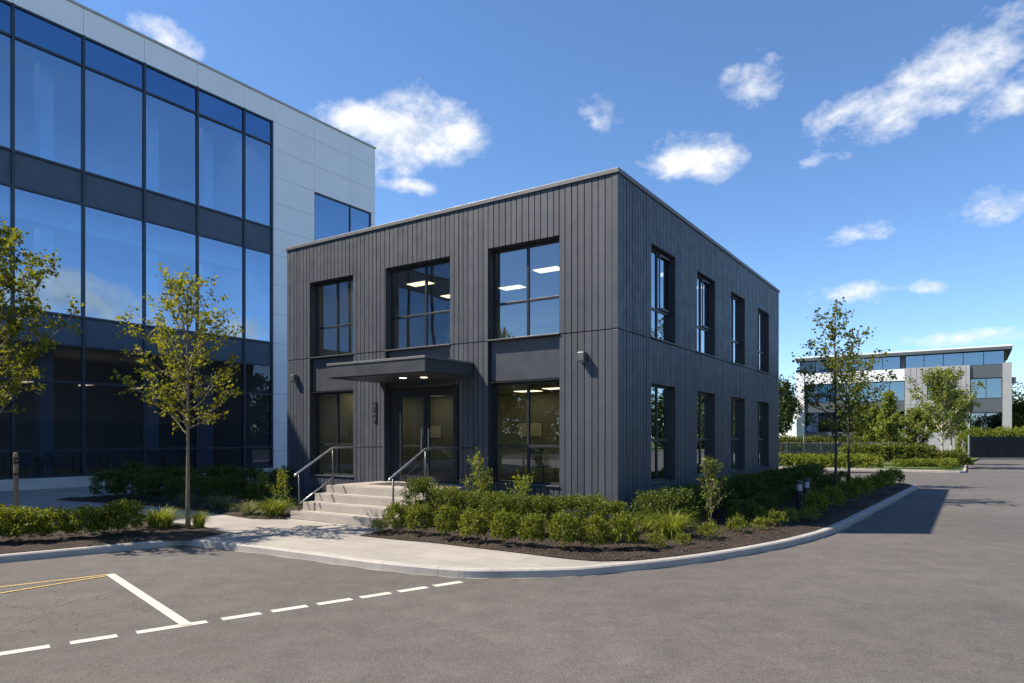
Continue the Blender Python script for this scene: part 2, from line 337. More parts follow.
def build_world():
    w = bpy.data.worlds.new('World'); sc.world = w; w.use_nodes = True
    nt = w.node_tree; nt.nodes.clear()
    out = nd(nt, 'ShaderNodeOutputWorld'); bg = nd(nt, 'ShaderNodeBackground'); bg.inputs[1].default_value = .11
    sky = nd(nt, 'ShaderNodeTexSky', sky_type='NISHITA', sun_disc=False, sun_elevation=EL, sun_rotation=math.atan2(SD.x, SD.y))
    sky.air_density = 1.0; sky.dust_density = 0.0; sky.ozone_density = 5.0; sky.altitude = 1500
    hs = nd(nt, 'ShaderNodeHueSaturation'); hs.inputs['Saturation'].default_value = 1.06; hs.inputs['Value'].default_value = 1.0
    nt.links.new(sky.outputs[0], hs.inputs['Color'])
    D = nd(nt, 'ShaderNodeTexCoord').outputs['Generated']
    mp = nd(nt, 'ShaderNodeMapping'); mp.inputs['Scale'].default_value = (1, 1, 1.5); nt.links.new(D, mp.inputs[0])
    n1 = noise(nt, mp.outputs[0], 10, 10, .62)
    n2 = noise(nt, mp.outputs[0], 3.2, 5, .55)
    n3 = noise(nt, mp.outputs[0], 26, 6, .6)
    nz = math_(nt, 'ADD', math_(nt, 'MULTIPLY', math_(nt, 'SUBTRACT', n1, .5), 3.0), math_(nt, 'MULTIPLY', math_(nt, 'SUBTRACT', n3, .5), 1.15))
    total = None; shade = None
    def px(x, y): return Vector(((x-512)/FPX, 1, (HZ-y)/FPX)).normalized()
    clouds = [(px(168,40),.034,.018,.7,-.3),(px(402,132),.100,.060,1.35,-.05),(px(455,135),.045,.024,.9,0),(px(352,122),.045,.024,.9,0),(px(412,186),.045,.013,.8,0),(px(607,117),.05,.018,.45,0),(px(750,88),.030,.026,.6,.3),
              (px(684,158),.074,.028,.95,.05),(px(905,95),.10,.026,.52,.4),(px(975,60),.085,.034,.58,.4),(px(1010,20),.08,.016,.35,.35),(px(838,112),.045,.022,.85,.3),(px(890,120),.06,.022,.7,.4),(px(1000,210),.05,.022,.7,.1),(px(1012,105),.04,.022,.8,.2),
              (px(852,234),.04,.012,.6,0),(px(858,293),.062,.017,.75,.05),(px(925,290),.03,.007,.45,0),(px(970,337),.075,.011,.7,.02),(px(815,160),.03,.007,.4,.3),
              (Vector((1.179,-.257,.20)).normalized(),.11,.035,1.3,0),(Vector((1.1,.02,.16)).normalized(),.12,.018,.9,0),(Vector((.85,.57,.33)).normalized(),.15,.05,.8,0),
              (Vector((-.9,-.5,.5)).normalized(),.25,.10,.8,0),(Vector((.2,-1,.45)).normalized(),.3,.10,1,0),(Vector((.9,-.8,.6)).normalized(),.25,.1,.9,0)]
    for c, wx, wz, amp, slope in clouds:
        rt = c.cross(Vector((0,0,1))).normalized(); up = rt.cross(c)
        rt, up = (rt + up*slope).normalized(), (up - rt*slope).normalized()
        def dot(v):
            n = nd(nt, 'ShaderNodeVectorMath', operation='DOT_PRODUCT'); n.inputs[1].default_value = v
            nt.links.new(D, n.inputs[0]); return n.outputs['Value']
        a = dot(rt/wx); b = dot(up/wz); f = dot(c)
        r2 = math_(nt, 'SQRT', math_(nt, 'ADD', math_(nt, 'MULTIPLY', a, a), math_(nt, 'MULTIPLY', b, b)))
        e = math_(nt, 'MULTIPLY', math_(nt, 'SUBTRACT', 1.0, r2), amp)
        e = math_(nt, 'MAXIMUM', e, -1.5)
        e = math_(nt, 'ADD', e, math_(nt, 'MULTIPLY', math_(nt, 'LESS_THAN', f, .2), -5))
        total = e if total is None else math_(nt, 'MAXIMUM', total, e)
    dens = math_(nt, 'ADD', total, nz)
    fac = ramp(nt, dens, [(-.0, 0.0), (.3, .30), (.75, .85), (1.2, 1.0)])
    # lit from the sun side: a second sample of the same noise shifted towards the sun
    mp2 = nd(nt, 'ShaderNodeMapping'); mp2.inputs['Scale'].default_value = (1, 1, 1.5); mp2.inputs['Location'].default_value = (-.012, 0, .03); nt.links.new(D, mp2.inputs[0])
    n1b = noise(nt, mp2.outputs[0], 10, 5, .55)
    lit = ramp(nt, math_(nt, 'ADD', math_(nt, 'SUBTRACT', n1, n1b), .5), [(.34, (3.2, 3.6, 4.25)), (.50, (4.6, 4.75, 5.0)), (.62, (5.5, 5.45, 5.35))])
    col = mixc(nt, fac, hs.outputs[0], lit)
    nt.links.new(col, bg.inputs[0]); nt.links.new(bg.outputs[0], out.inputs[0])
build_world()

# ------------------------------------------------------------------ ground, road, pavement, kerbs
g = MB(); g.quad((-1500,-1500,-.06),(1500,-1500,-.06),(1500,1500,-.06),(-1500,1500,-.06)); struct(g.build('ground', M['grass']))
rd = MB(); rd.quad((-60,-40,0),(90,-40,0),(90,63.5,0),(-60,63.5,0)); struct(rd.build('road', M['asphalt']))

def smooth_line(pts, n=5):
    out = []
    for i in range(len(pts)-1):
        p0 = pts[max(i-1,0)]; p1 = pts[i]; p2 = pts[i+1]; p3 = pts[min(i+2,len(pts)-1)]
        for k in range(n):
            t = k/n
            out.append(.5*((2*p1)+(p2-p0)*t+(2*p0-5*p1+4*p2-p3)*t*t+(3*p1-p0-3*p2+p3)*t**3))
    out.append(pts[-1]); return out
kl = gp(0, 563); kc = gp(183, 545.5)
dirl = (kl-kc).normalized()
raw = [(183,545.5),(230,550),(300,559),(370,569),(437,576),(480,578.3),(561,577),(600,574.5),(690,564.5),(757,553.4),(802,543.5),(838,531.5),(877,511),(918,488.6)]
curve = [gp(*p) for p in raw]
cend = curve[-1]
back = cend + Vector((-ST*0-CT, ST, 0))*3.0      # turns off to the left behind the building
curve_s = smooth_line(curve, 6)
corner_round = [cend, cend + Vector((ST, CT, 0))*.5 + Vector((-CT, ST, 0))*.15, cend + Vector((ST, CT, 0))*.75 + Vector((-CT, ST, 0))*.6, cend + Vector((ST, CT, 0))*.8 + Vector((-CT, ST, 0))*1.2]
KL = [kc + dirl*28] + [kc + dirl*d for d in (20, 12, 6, 3, 1)] + curve_s + smooth_line(corner_round, 3)[1:] + [corner_round[-1] + Vector((-CT, ST, 0))*16]
def offset(pts, d):                         # to the left of travel
    out = []
    for i, p in enumerate(pts):
        t = (pts[min(i+1,len(pts)-1)] - pts[max(i-1,0)]); t.z = 0; t.normalize()
        out.append(p + Vector((-t.y, t.x, 0))*d)
    return out
def kerb(name, line, wid=.15, top=PV+.005, bot=-.05):
    inn = offset(line, wid); lip = offset(line, .022); b = MB()
    for i in range(len(line)-1):
        def z(p, h): return (p.x, p.y, h)
        a0, a1, c0, c1, l0, l1 = line[i], line[i+1], inn[i], inn[i+1], lip[i], lip[i+1]
        b.quad(z(a0,bot), z(a1,bot), z(a1,top-.022), z(a0,top-.022))
        b.quad(z(a0,top-.022), z(a1,top-.022), z(l1,top), z(l0,top))
        b.quad(z(l0,top), z(l1,top), z(c1,top), z(c0,top))
        b.quad(z(c0,top), z(c1,top), z(c1,bot), z(c0,bot))
    return struct(b.build(name, M['kerb']))
kerb('kerb', KL)
# kerb joints: dark slots across the stones every metre or so
jb = MB(); acc = 0
inn = offset(KL, .153); outl = offset(KL, -.003)
for i in range(6, len(KL)-1):
    acc += (KL[i+1]-KL[i]).length
    if acc > .9:
        acc = 0; t = (KL[i+1]-KL[i]).normalized()*.004
        a, c = outl[i], inn[i]
        jb.quad((a-t)+Vector((0,0,0)), (a+t), (a+t)+Vector((0,0,PV-.014)), (a-t)+Vector((0,0,PV-.014)))
        jb.quad((a-t)+Vector((0,0,PV+.008)), (a+t)+Vector((0,0,PV+.008)), (c+t)+Vector((0,0,PV+.008)), (c-t)+Vector((0,0,PV+.008)))
struct(jb.build('kerb_joints', M['white_gap']))
# dusty gutter line at the foot of the kerb
gt = MB(); rg = R(4)
o1 = offset(KL[5:-1], -.001)
for i in range(len(o1)-1):
    t = (o1[i+1]-o1[i]).normalized(); nrm = Vector((t.y, -t.x, 0))
    w0 = .05 + .03*math.sin(i*1.7); w1 = .05 + .03*math.sin((i+1)*1.7)
    gt.quad(o1[i]+Vector((0,0,.004)), o1[i]+nrm*w0+Vector((0,0,.004)), o1[i+1]+nrm*w1+Vector((0,0,.004)), o1[i+1]+Vector((0,0,.004)))
struct(gt.build('gutter', M['gutter']))
pin = offset(KL, .15)
far = [site(-30, 20), site(-60, -10), site(-60, -40)]
pv = MB(); pts = [Vector((p.x, p.y, PV)) for p in pin] + [Vector((p.x, p.y, PV)) for p in far]
pv.poly(pts); struct(pv.build('pavement', M['paving']))

# planting beds: soil sheets a little above the paving, with an uneven surface
def bed(name, outline, seed, lift=.014):
    import bmesh
    bm = bmesh.new()
    vs = [bm.verts.new((p.x, p.y, 0)) for p in outline]
    f = bm.faces.new(vs)
    bmesh.ops.triangulate(bm, faces=[f])
    for _ in range(5):
        es = [e for e in bm.edges if e.calc_length() > .3]
        if not es: break
        bmesh.ops.subdivide_edges(bm, edges=es, cuts=1)
        bmesh.ops.triangulate(bm, faces=bm.faces[:])
    rr = R(seed)
    for v in bm.verts:
        v.co.z = PV + lift + (0 if v.is_boundary else rr.uniform(.0, .055))
    bm.normal_update()
    if sum(f.normal.z for f in bm.faces) < 0: bmesh.ops.reverse_faces(bm, faces=bm.faces[:])
    me = bpy.data.meshes.new(name); bm.to_mesh(me); bm.free(); me.materials.append(M['mulch'])
    me.polygons.foreach_set('use_smooth', [True]*len(me.polygons))
    o = bpy.data.objects.new(name, me); COL.objects.link(o); return struct(o)
k_in = offset(curve_s, .16)
i0 = min(range(len(k_in)), key=lambda i: (k_in[i]-gp(636, 566)).length)
front_edge = [gp(p[0], p[1], PV) for p in ((359,536),(398,540),(437,543.5),(470,547.5),(505,551.5),(561,558.5),(600,561.8))]
bed('planting_bed', smooth_line(front_edge, 4) + k_in[i0:] + [site(4.2, 19.3), site(.06, 18.5), site(.06, -.06), site(-3.78, -.06), site(-3.78, -3.1)], 1)
lk = [kc + dirl*d for d in (14, 10, 6, 3, .6)]
lk_in = offset(lk, .16)
bed('planting_bed', lk_in + [gp(p[0], p[1], PV) for p in ((190,540.5),(226,533),(205,527.5),(182,524),(150,521),(100,518),(40,515),(-60,512))] + [kc + dirl*14 + Vector((-2.2, 3.0, 0))], 2)
bed('planting_bed', [gp(p[0], p[1], PV) for p in ((55,500),(100,503),(150,506),(211,513),(252,519),(288,519.5))] + [site(-7.55, -2.95), site(-7.55, -.06), site(-11.4, -.06), site(-11.4, 12), site(-17.5, 12), site(-17.5, 1.0)], 3)

# painted markings
wl = MB(); yl = MB()
def stripe(b, p, q, w, z=.004):
    t = (q-p).normalized(); n = Vector((-t.y, t.x, 0))*w/2
    b.quad(*[Vector((v.x, v.y, z)) for v in (p-n, q-n, q+n, p+n)])
dl0, dl1 = gp(-40, 660.5), gp(461, 582)
dd = (dl1-dl0).normalized()
def on_line(px):
    best = None
    for k in range(0, 900):
        p = dl0 + dd*(k*.01)
        if 512 + FPX*p.x/p.y >= px: return p
    return dl1
for a, c in ((-40,49),(70,117),(136,207),(221,260),(271,307),(317,351),(360,390),(398,427),(434,461)):
    stripe(wl, on_line(a), on_line(c), .135)
stripe(wl, gp(110,574.5), gp(187,625.5), .12, .0085)
struct(wl.build('road_markings', M['white_line']))
stripe(yl, gp(-60,594), gp(107,574.8), .05); stripe(yl, gp(-60,603.5), gp(106,576.4), .05, .0085)
struct(yl.build('road_markings', M['yellow_line']))
# ------------------------------------------------------------------ dark office building
ZB = 0.5
DB = thing('dark_office_building', site(0,0,0), -TH, 'two storey dark grey office building clad in vertical metal boards, with an entrance canopy', 'office building')
LW, LD, HR = 11.28, 15.04, 8.03            # front length, side length, roof height
ZJ = 4.49                                   # horizontal joint
# openings: front in s (X=-s), side in t (Y=t)
F_UP = [(1.45,3.49),(4.72,7.02),(8.31,10.19)]
UZ0, UZ1, LZ0, LZ1 = 4.50, 6.79, .95, 3.46
SIDE = [(1.86,3.48),(5.19,6.81),(8.46,10.08),(11.80,13.42)]
front_open = [(1.45,3.49,LZ0,UZ1),(4.72,7.02,3.46,UZ1),(4.42,7.06,0,3.46),(8.31,10.19,LZ0,UZ1)]
side_open = [(a,b,LZ0+.02,LZ1-.05) for a,b in SIDE] + [(a,b,UZ0+.02,UZ1+.03) for a,b in SIDE]
def free(z0, z1, a0, a1, opens):            # vertical pieces of a strip not inside openings
    segs = [(z0, z1)]
    for (o0, o1, oz0, oz1) in opens:
        if a1 > o0+1e-4 and a0 < o1-1e-4:
            n = []
            for (p, q) in segs:
                if oz1 <= p or oz0 >= q: n.append((p,q)); continue
                if oz0 > p: n.append((p, oz0))
                if oz1 < q: n.append((oz1, q))
            segs = n
    return [x for x in segs if x[1]-x[0] > .01]
def solid_wall(b, length, opens, put, z0, z1):
    cuts = sorted(set([0, length] + [o[0] for o in opens] + [o[1] for o in opens]))
    for a0, a1 in zip(cuts, cuts[1:]):
        for (p, q) in free(z0, z1, a0, a1, opens): put(b, a0, a1, p, q)
core = MB()
solid_wall(core, LW, front_open, lambda b,a0,a1,p,q: b.box(-a1, -a0, 0, .30, p, q), 0, HR-.1)
solid_wall(core, LD-.3, [(o[0]-.3,o[1]-.3,o[2],o[3]) for o in side_open], lambda b,a0,a1,p,q: b.box(-.30, 0, a0+.3, a1+.3, p, q), 0, HR-.1)
core.box(-LW, -.30, LD-.3, LD, 0, HR-.1); core.box(-LW, -LW+.3, .3, LD-.3, 0, HR-.1)
core.build('wall', M['clad_back'], DB)
def boards(length, opens, put, seed, first_edge):
    rr = R(seed); b = MB()
    cuts = sorted(set([first_edge, length] + [o[0] for o in opens] + [o[1] for o in opens]))
    for c0, c1 in zip(cuts, cuts[1:]):
        L = c1-c0
        if L < .02: continue
        if L < .065:
            for (q0, q1) in free(.05, HR-.12, c0, c1, opens): put(b, c0+.002, c1-.002, q0, q1, .03)
            continue
        ws = []; tot = 0
        while tot < L - .06:
            w = rr.choice((.15, .165, .165, .185)); ws.append(w); tot += w
        k = L/sum(ws); p = c0
        for w in ws:
            w *= k; a0, a1 = p+.011, p+w-.011; p += w
            th = rr.choice((.034, .036, .038))
            for (z0, z1) in ((.05, ZJ-.012), (ZJ+.012, HR-.12)):
                for (q0, q1) in free(z0, z1, a0, a1, opens): put(b, a0, a1, q0, q1, th)
    return b
boards(LW, front_open, lambda b,a0,a1,p,q,t: b.box(-a1, -a0, -t, -.001, p, q), 5, .10).build('front_cladding', M['clad'], DB)
boards(LD, side_open, lambda b,a0,a1,p,q,t: b.box(.001, t, a0, a1, p, q), 6, .10).build('side_cladding', M['clad'], DB)
ct = MB()                                   # folded corner trim
for z0, z1 in ((.05, ZJ-.012), (ZJ+.012, HR-.12)):
    ct.prism([(-.098,-.046),(.046,-.046),(.046,.098),(.002,.098),(.002,-.002),(-.098,-.002)], z0, z1)
ct.build('corner_trim', M['clad'], DB, bevel=.006)
cp = MB()
cp.box(-LW-.03, .075, -.075, .34, HR-.115, HR-.01); cp.box(-.34, .073, .343, LD+.03, HR-.115, HR-.01)
cp.box(-LW-.03, -LW+.34, .343, LD-.343, HR-.115, HR-.01); cp.box(-LW-.03, -.343, LD-.34, LD+.03, HR-.115, HR-.01)
cp.build('roof_coping', M['coping'], DB, bevel=.01)
rf = MB(); rf.box(-LW+.3, -.3, .3, LD-.3, HR-.55, HR-.45); rf.build('roof', M['coping'], DB)
sp = MB()
for (a, b_) in F_UP:
    sp = MB(); sp.box(-b_+.012, -a-.012, .075, .12, LZ1+.03, UZ0-.03); sp.build('spandrel_panel', M['panel'], DB)

def window(parent, name, put, a0, a1, z0, z1, mull, trans, rec, rev_to=None, gmat='glass', fw=.062, panes=None, reveal=True):
    """put(b,a0,a1,d0,d1,z0,z1): a along the wall, d depth inward"""
    e = .003
    w = MB()
    put(w, a0+e, a1-e, rec, rec+.08, z0+e, z0+fw); put(w, a0+e, a1-e, rec, rec+.08, z1-fw, z1-e)
    put(w, a0+e, a0+fw, rec, rec+.08, z0+fw, z1-fw); put(w, a1-fw, a1-e, rec, rec+.08, z0+fw, z1-fw)
    for m_ in mull: put(w, m_-fw*.5, m_+fw*.5, rec+.003, rec+.077, z0+fw, z1-fw)
    xs = [a0+fw] + [v for m_ in mull for v in (m_-fw*.5, m_+fw*.5)] + [a1-fw]
    for t_ in trans:
        for i in range(0, len(xs), 2): put(w, xs[i], xs[i+1], rec+.006, rec+.074, t_-fw*.5, t_+fw*.5)
    win = w.build(name, M['frame'], parent, bevel=.004)
    gl = MB(); put(gl, a0+fw*.6, a1-fw*.6, rec+.034, rec+.046, z0+fw*.6, z1-fw*.6)
    gl.build('pane', M[gmat], win)
    if reveal:
        r = MB(); d0 = .002
        put(r, a0+.002, a0+.016, d0, rec-.001, z0+.016, z1-.016); put(r, a1-.016, a1-.002, d0, rec-.001, z0+.016, z1-.016)
        put(r, a0+.002, a1-.002, d0, rec-.001, z1-.015, z1-.002); 
        r.build('reveal', M['reveal'], win)
        s = MB(); put(s, a0-.02, a1+.02, -.07, rec-.001, z0-.02, z0+.012); s.build('sill', M['panel'], win, bevel=.004)
    return win
def fput(b, a0, a1, d0, d1, z0, z1): b.box(-a1, -a0, d0, d1, z0, z1)
def sput(b, a0, a1, d0, d1, z0, z1): b.box(-d1, -d0, a0, a1, z0, z1)
for i, (a0, a1) in enumerate(F_UP):
    mid = (a0+a1)/2 + (.0 if i != 1 else -.12)
    window(DB, 'window', fput, a0, a1, UZ0, UZ1, [mid], [5.42], .20, gmat='upper_glass')
    if i != 1: window(DB, 'window', fput, a0, a1, LZ0, LZ1, [mid], [1.87], .20)
for a0, a1 in SIDE:
    window(DB, 'window', sput, a0, a1, UZ0+.02, UZ1+.03, [a0+.72], [5.30], .10, gmat='side_glass')
    window(DB, 'window', sput, a0, a1, LZ0+.02, LZ1-.05, [a0+.72], [2.02], .10, gmat='side_glass')
# open top-hung sash on the upper side windows
for k in (0, 1):
    a0, a1 = SIDE[k]
    sh = MB()
    x0, x1 = a0+.79, a1-.07
    for (u0, u1, z0, z1) in ((x0, x1, 5.345, 5.40), (x0, x1, 6.70, 6.75), (x0, x0+.05, 5.40, 6.70), (x1-.05, x1, 5.40, 6.70)):
        sh.box(-.096, -.07, u0, u1, z0, z1)
    sh.build('window_sash', M['frame'], DB)

# entrance: recessed glazed double doors
ZF = .88
ent = MB()
ent.box(-7.056, -7.04, .003, .30, ZF, 3.455); ent.box(-4.436, -4.424, .003, .30, ZF, 3.455); ent.box(-7.04, -4.436, .003, .30, 3.44, 3.455)
ent.build('entrance_recess', M['reveal'], DB)
fr = MB()
for x0, x1 in ((-7.04,-6.73),(-4.70,-4.64),(-4.47,-4.436)): fr.box(x0, x1, .18, .28, ZF, 3.44)
fr.box(-6.73, -4.70, .18, .28, 3.30, 3.44); fr.box(-4.64, -4.47, .18, .28, 3.36, 3.44); fr.box(-4.64, -4.47, .18, .28, ZF, ZF+.1)
fr.build('door_frame', M['frame'], DB)
sl = MB(); sl.box(-4.635, -4.475, .225, .237, ZF+.1, 3.36); sl.build('sidelight', M['glass'], DB)
for (x0, x1, hx) in ((-6.725, -5.735, -5.85), (-5.715, -4.705, -5.60)):
    d = MB()
    d.box(x0, x0+.085, .195, .255, ZF+.01, 3.295); d.box(x1-.085, x1, .195, .255, ZF+.01, 3.295)
    d.box(x0+.085, x1-.085, .195, .255, ZF+.01, ZF+.16); d.box(x0+.085, x1-.085, .195, .255, 3.20, 3.295)
    dr = d.build('door', M['frame'], DB)
    gl = MB(); gl.box(x0+.07, x1-.07, .22, .23, ZF+.14, 3.22); gl.build('pane', M['glass'], dr)
    h = MB(); h.tube([(hx, .14, ZF+.85), (hx, .14, ZF+1.45)], .017, 8)
    h.tube([(hx, .14, ZF+.92), (hx, .196, ZF+.92)], .01, 6); h.tube([(hx, .14, ZF+1.38), (hx, .196, ZF+1.38)], .01, 6)
    h.build('handle', M['steel'], dr)
ic = MB(); ic.box(-7.45, -7.35, -.065, -.039, 2.50, 3.10); icp = ic.build('intercom_panel', M['black'], DB, bevel=.006)
ib = MB()
for z in (2.58, 2.72, 2.94): ib.box(-7.42, -7.38, -.072, -.0651, z, z+.05)
ib.build('button', M['steel'], icp)
# canopy
cn = MB(); CX0, CX1, CY0 = -7.28, -3.96, -1.86
cn.box(CX0, CX1, CY0, -.048, 3.62, 3.92); can = cn.build('entrance_canopy', M['panel'], DB, bevel=.008)
cf = MB(); cf.box(CX0-.02, CX1+.02, CY0-.02, -.047, 3.925, 3.985); cf.build('canopy_flashing', M['coping'], can, bevel=.006)
cs = MB(); cs.box(CX0+.06, CX1-.06, CY0+.06, -.06, 3.602, 3.617); cs.build('soffit', M['panel'], can)
for (x, y) in ((-5.5,-.95),(-4.95,-.78)):
    dl = MB(); dl.tube([(x,y,3.5945),(x,y,3.601)], .09, 16); dl.build('downlight', M['downlight'], can)
# bulkhead wall lamps
for s in (.80, 10.82):
    l = MB(); l.box(-s-.085, -s+.085, -.21, -.044, 3.80, 4.02); lo = l.build('wall_lamp', M['steel_dark'], DB, bevel=.02)
    ll = MB(); ll.box(-s-.06, -s+.06, -.19, -.06, 3.782, 3.799); ll.build('lens', M['lens'], lo)

# interior of the dark building
iw = MB()
iw.box(-LW+.302, -.302, 6.0, 6.12, ZF, 3.60); iw.box(-LW+.302, -3.0, 7.2, 7.32, 4.30, 7.19)
iw.box(-LW+.302, -LW+.31, .302, LD-.31, ZF, 7.19)
iw.box(-3.6, -.302, 10.4, 10.5, ZF, 3.6); iw.box(-3.6, -.302, 10.4, 10.5, 4.3, 7.19)
iw.build('interior_wall', M['inwall'], DB)
fl_ = MB(); fl_.box(-LW+.302, -.302, .302, LD-.302, ZF-.1, ZF); fl_.box(-LW+.302, -.302, .302, LD-.302, 4.18, 4.30); fl_.build('interior_floor', M['infloor'], DB)
ce = MB(); ce.box(-LW+.302, -.302, .302, LD-.302, 3.62, 3.70); ce.box(-LW+.302, -.302, .302, LD-.302, 7.2, 7.28); ce.build('interior_ceiling', M['inceil'], DB)
for (x, y, z) in [(-6.5,5.5,7.185),(-4.2,4.05,7.185),(-2.0,2.2,7.185),(-8.7,3.3,7.185),(-9.0,5.4,7.185),(-10.2,2.6,7.185),(-2.5,.85,7.185),(-5.9,.85,7.185),(-9.3,.85,7.185),(-1.5,6.6,7.185),(-1.5,9.0,7.185),(-1.5,12.5,7.185),  # upstairs panels just inside the front windows are unseen fill, added to brighten rooms
                  (-5.67,5.2,3.605),(-4.2,4.6,3.605),(-9.9,5.2,3.605),(-7.6,3.2,3.605),(-10.3,2.4,3.605),(-1.6,8.6,3.605),(-1.6,12.4,3.605)]:
    l = MB(); l.box(x-.42, x+.42, y-.22, y+.22, z, z+.012); l.build('ceiling_and_fill_light', M['light'], DB)
cu = MB()
for k in range(16):
    y = 2.75 + k*.045; x = -.40 - .02*(k % 2)
    cu.box(x-.012, x+.012, y, y+.05, 4.55, 6.85)
cu.build('blind', M['curtain'], DB)

# furniture and notices inside (seen through the glass)
def desk(loc, rz, label, w=1.5):
    t = thing('office_desk', loc, rz, label, 'desk', 'desks behind the office windows')
    b = MB(); b.box(-w/2, w/2, -.38, .38, .71, .74); b.build('tabletop', M['wood'], t)
    for x in (-w/2+.05, w/2-.05):
        for y in (-.33, .33):
            b = MB(); b.box(x-.02, x+.02, y-.02, y+.02, 0, .71); b.build('leg', M['steel'], t)
    return t
def chair(loc, rz, label, mat='chair'):
    t = thing('office_chair', loc, rz, label, 'chair', 'chairs behind the office windows')
    b = MB(); b.box(-.23, .23, -.22, .22, .43, .48); b.build('seat', M[mat], t, bevel=.015)
    b = MB(); b.prism([(-.22,.19),(.22,.19),(.22,.23),(0,.25),(-.22,.23)], .50, .92); b.build('backrest', M[mat], t, bevel=.01)
    for x, y in ((-.19,-.18),(.19,-.18),(-.19,.2),(.19,.2)):
        b = MB(); b.tube([(x*1.1,y*1.1,0),(x,y,.43)], .013, 6); b.build('leg', M['steel'], t)
    return t
desk(site(-2.3, 2.1, ZF), -TH, 'pale desk inside the ground floor front window nearest the building corner')
chair(site(-2.9, 1.45, ZF), -TH+PI, 'left dark chair at the desk behind the ground floor corner window')
chair(site(-1.9, 1.40, ZF), -TH+2.7, 'right dark chair at the desk behind the ground floor corner window')
desk(site(-2.6, 1.5, 4.30), -TH, 'pale desk inside the upper front window nearest the building corner')
desk(site(-5.7, 1.6, 4.30), -TH, 'pale desk inside the upper window above the entrance canopy')
chair(site(-5.3, 1.0, 4.30), -TH+PI, 'dark chair inside the upper window above the entrance canopy')
def notice(loc, w, h, label):
    t = thing('notice_board', loc, -TH, label, 'notice', 'pale notices on the inside wall')
    b = MB(); b.box(-w/2, w/2, -.012, 0, 0, h); b.build('frame', M['frame'], t)
    b = MB(); b.box(-w/2+.02, w/2-.02, -.016, -.0125, .02, h-.02); b.build('sheet', M['notice'], t)
notice(site(-6.1, 5.995, 2.1), 1.0, .5, 'pale yellow notice on the inside wall, seen through the corner ground floor window')
notice(site(-10.35, 5.995, 2.05), .6, .5, 'pale yellow notice on the inside wall, seen through the right entrance door')
notice(site(-10.9, 5.995, 2.05), .25, .5, 'narrow pale notice on the inside wall, seen through the left entrance door')

# ------------------------------------------------------------------ entrance steps and handrails
S0, S1 = 3.85, 7.22
st = thing('entrance_steps', site(-(S0+S1)/2, -2.0, PV), -TH, 'broad flight of four pale concrete steps up to the entrance landing', 'steps')
ox, oy = -(S0+S1)/2, -2.0
hs_ = (ZF - .01 - PV)/4
ld = MB(); ld.box(-S1-ox, -S0-ox, -1.95-oy, -.05-oy, 0, hs_*4); ld.build('landing', M['step'], st, bevel=.012)
ep = MB(); ep.box(-7.03-ox, -4.44-ox, -.048-oy, .60-oy, hs_*3, hs_*4-.004); ep.build('threshold', M['step'], st)
for k in range(3):
    y1 = -1.953-oy - .372*k; b = MB(); b.box(-S1-ox+.003*k, -S0-ox-.003*k, y1-.37, y1, 0, hs_*(3-k)); b.build('step', M['step'], st, bevel=.012)
nb = MB()
nb.box(-S1-ox+.04, -S0-ox-.04, -1.925-oy, -1.885-oy, hs_*4+.0005, hs_*4+.003)
for k in range(3):
    y1 = -1.953-oy - .372*k - .345; nb.box(-S1-ox+.04, -S0-ox-.04, y1, y1+.04, hs_*(3-k)+.0005, hs_*(3-k)+.003)
nb.build('nosing_strip', M['steel_dark'], st)
mat_ = thing('door_mat', site(-5.7, -.75, ZF-.01), -TH, 'dark entrance mat lying on the landing before the glass doors', 'door mat')
b = MB(); b.box(-.8, .8, -.4, .4, .0005, .012); b.build('mat', M['chair'], mat_)

def handrail(s, label, wires):
    t = thing('handrail', site(-s, -2.9, PV), -TH, label, 'handrail', 'steel handrails beside the steps')
    zl = hs_*4
    yb, yt = -.0, 1.06
    low = Vector((0, yb, hs_+.94)); upr = Vector((0, yt, zl+.96)); end = Vector((0, 2.82, zl+.96))
    b = MB(); d = (upr-low).normalized()
    b.tube([low - d*.16 - Vector((0,0,.02)), low - d*.12, low, upr - d*.03, upr + Vector((0,.04,0)), end], .024, 10); b.build('rail', M['steel'], t, smooth=True)
    for (y, z0, z1) in ((yb, hs_, low.z-.02), (yt, zl, upr.z-.02)):
        b = MB(); b.tube([(0,y,z0),(0,y,z1)], .021, 10); p = b.build('post', M['steel_dark'], t, smooth=True)
        b = MB(); b.tube([(0,y,z0),(0,y,z0+.012)], .055, 12); b.build('base_plate', M['steel_dark'], p)
    if wires:
        for k in (1, 2, 3):
            b = MB(); o = Vector((0,0,-.23*k)); b.tube([low+o, upr+o], .004, 5); b.tube([upr+o, end+o], .004, 5); b.build('wire', M['steel_dark'], t)
    else:
        b = MB(); o = Vector((0,0,-.78)); b.tube([low+o-d*.0, upr+o], .016, 8); b.build('lower_rail', M['steel'], t, smooth=True)
    return t
handrail(7.10, 'steel handrail on the left side of the entrance steps, with a single lower rail', False)
handrail(3.96, 'steel handrail on the right side of the entrance steps, strung with thin wires', True)

# ------------------------------------------------------------------ left glazed office building
KB = 1.0887                                # farther and larger, same outline in the photo
P0 = Vector((-17.236*KB, 22.816*KB, 0))
def zk(z): return (z-EYE)*KB + EYE
lb0 = P0 - C0
LB = thing('glazed_office_building', P0, -TH, 'tall white office building with a blue glass curtain wall, left of the dark building', 'office building')
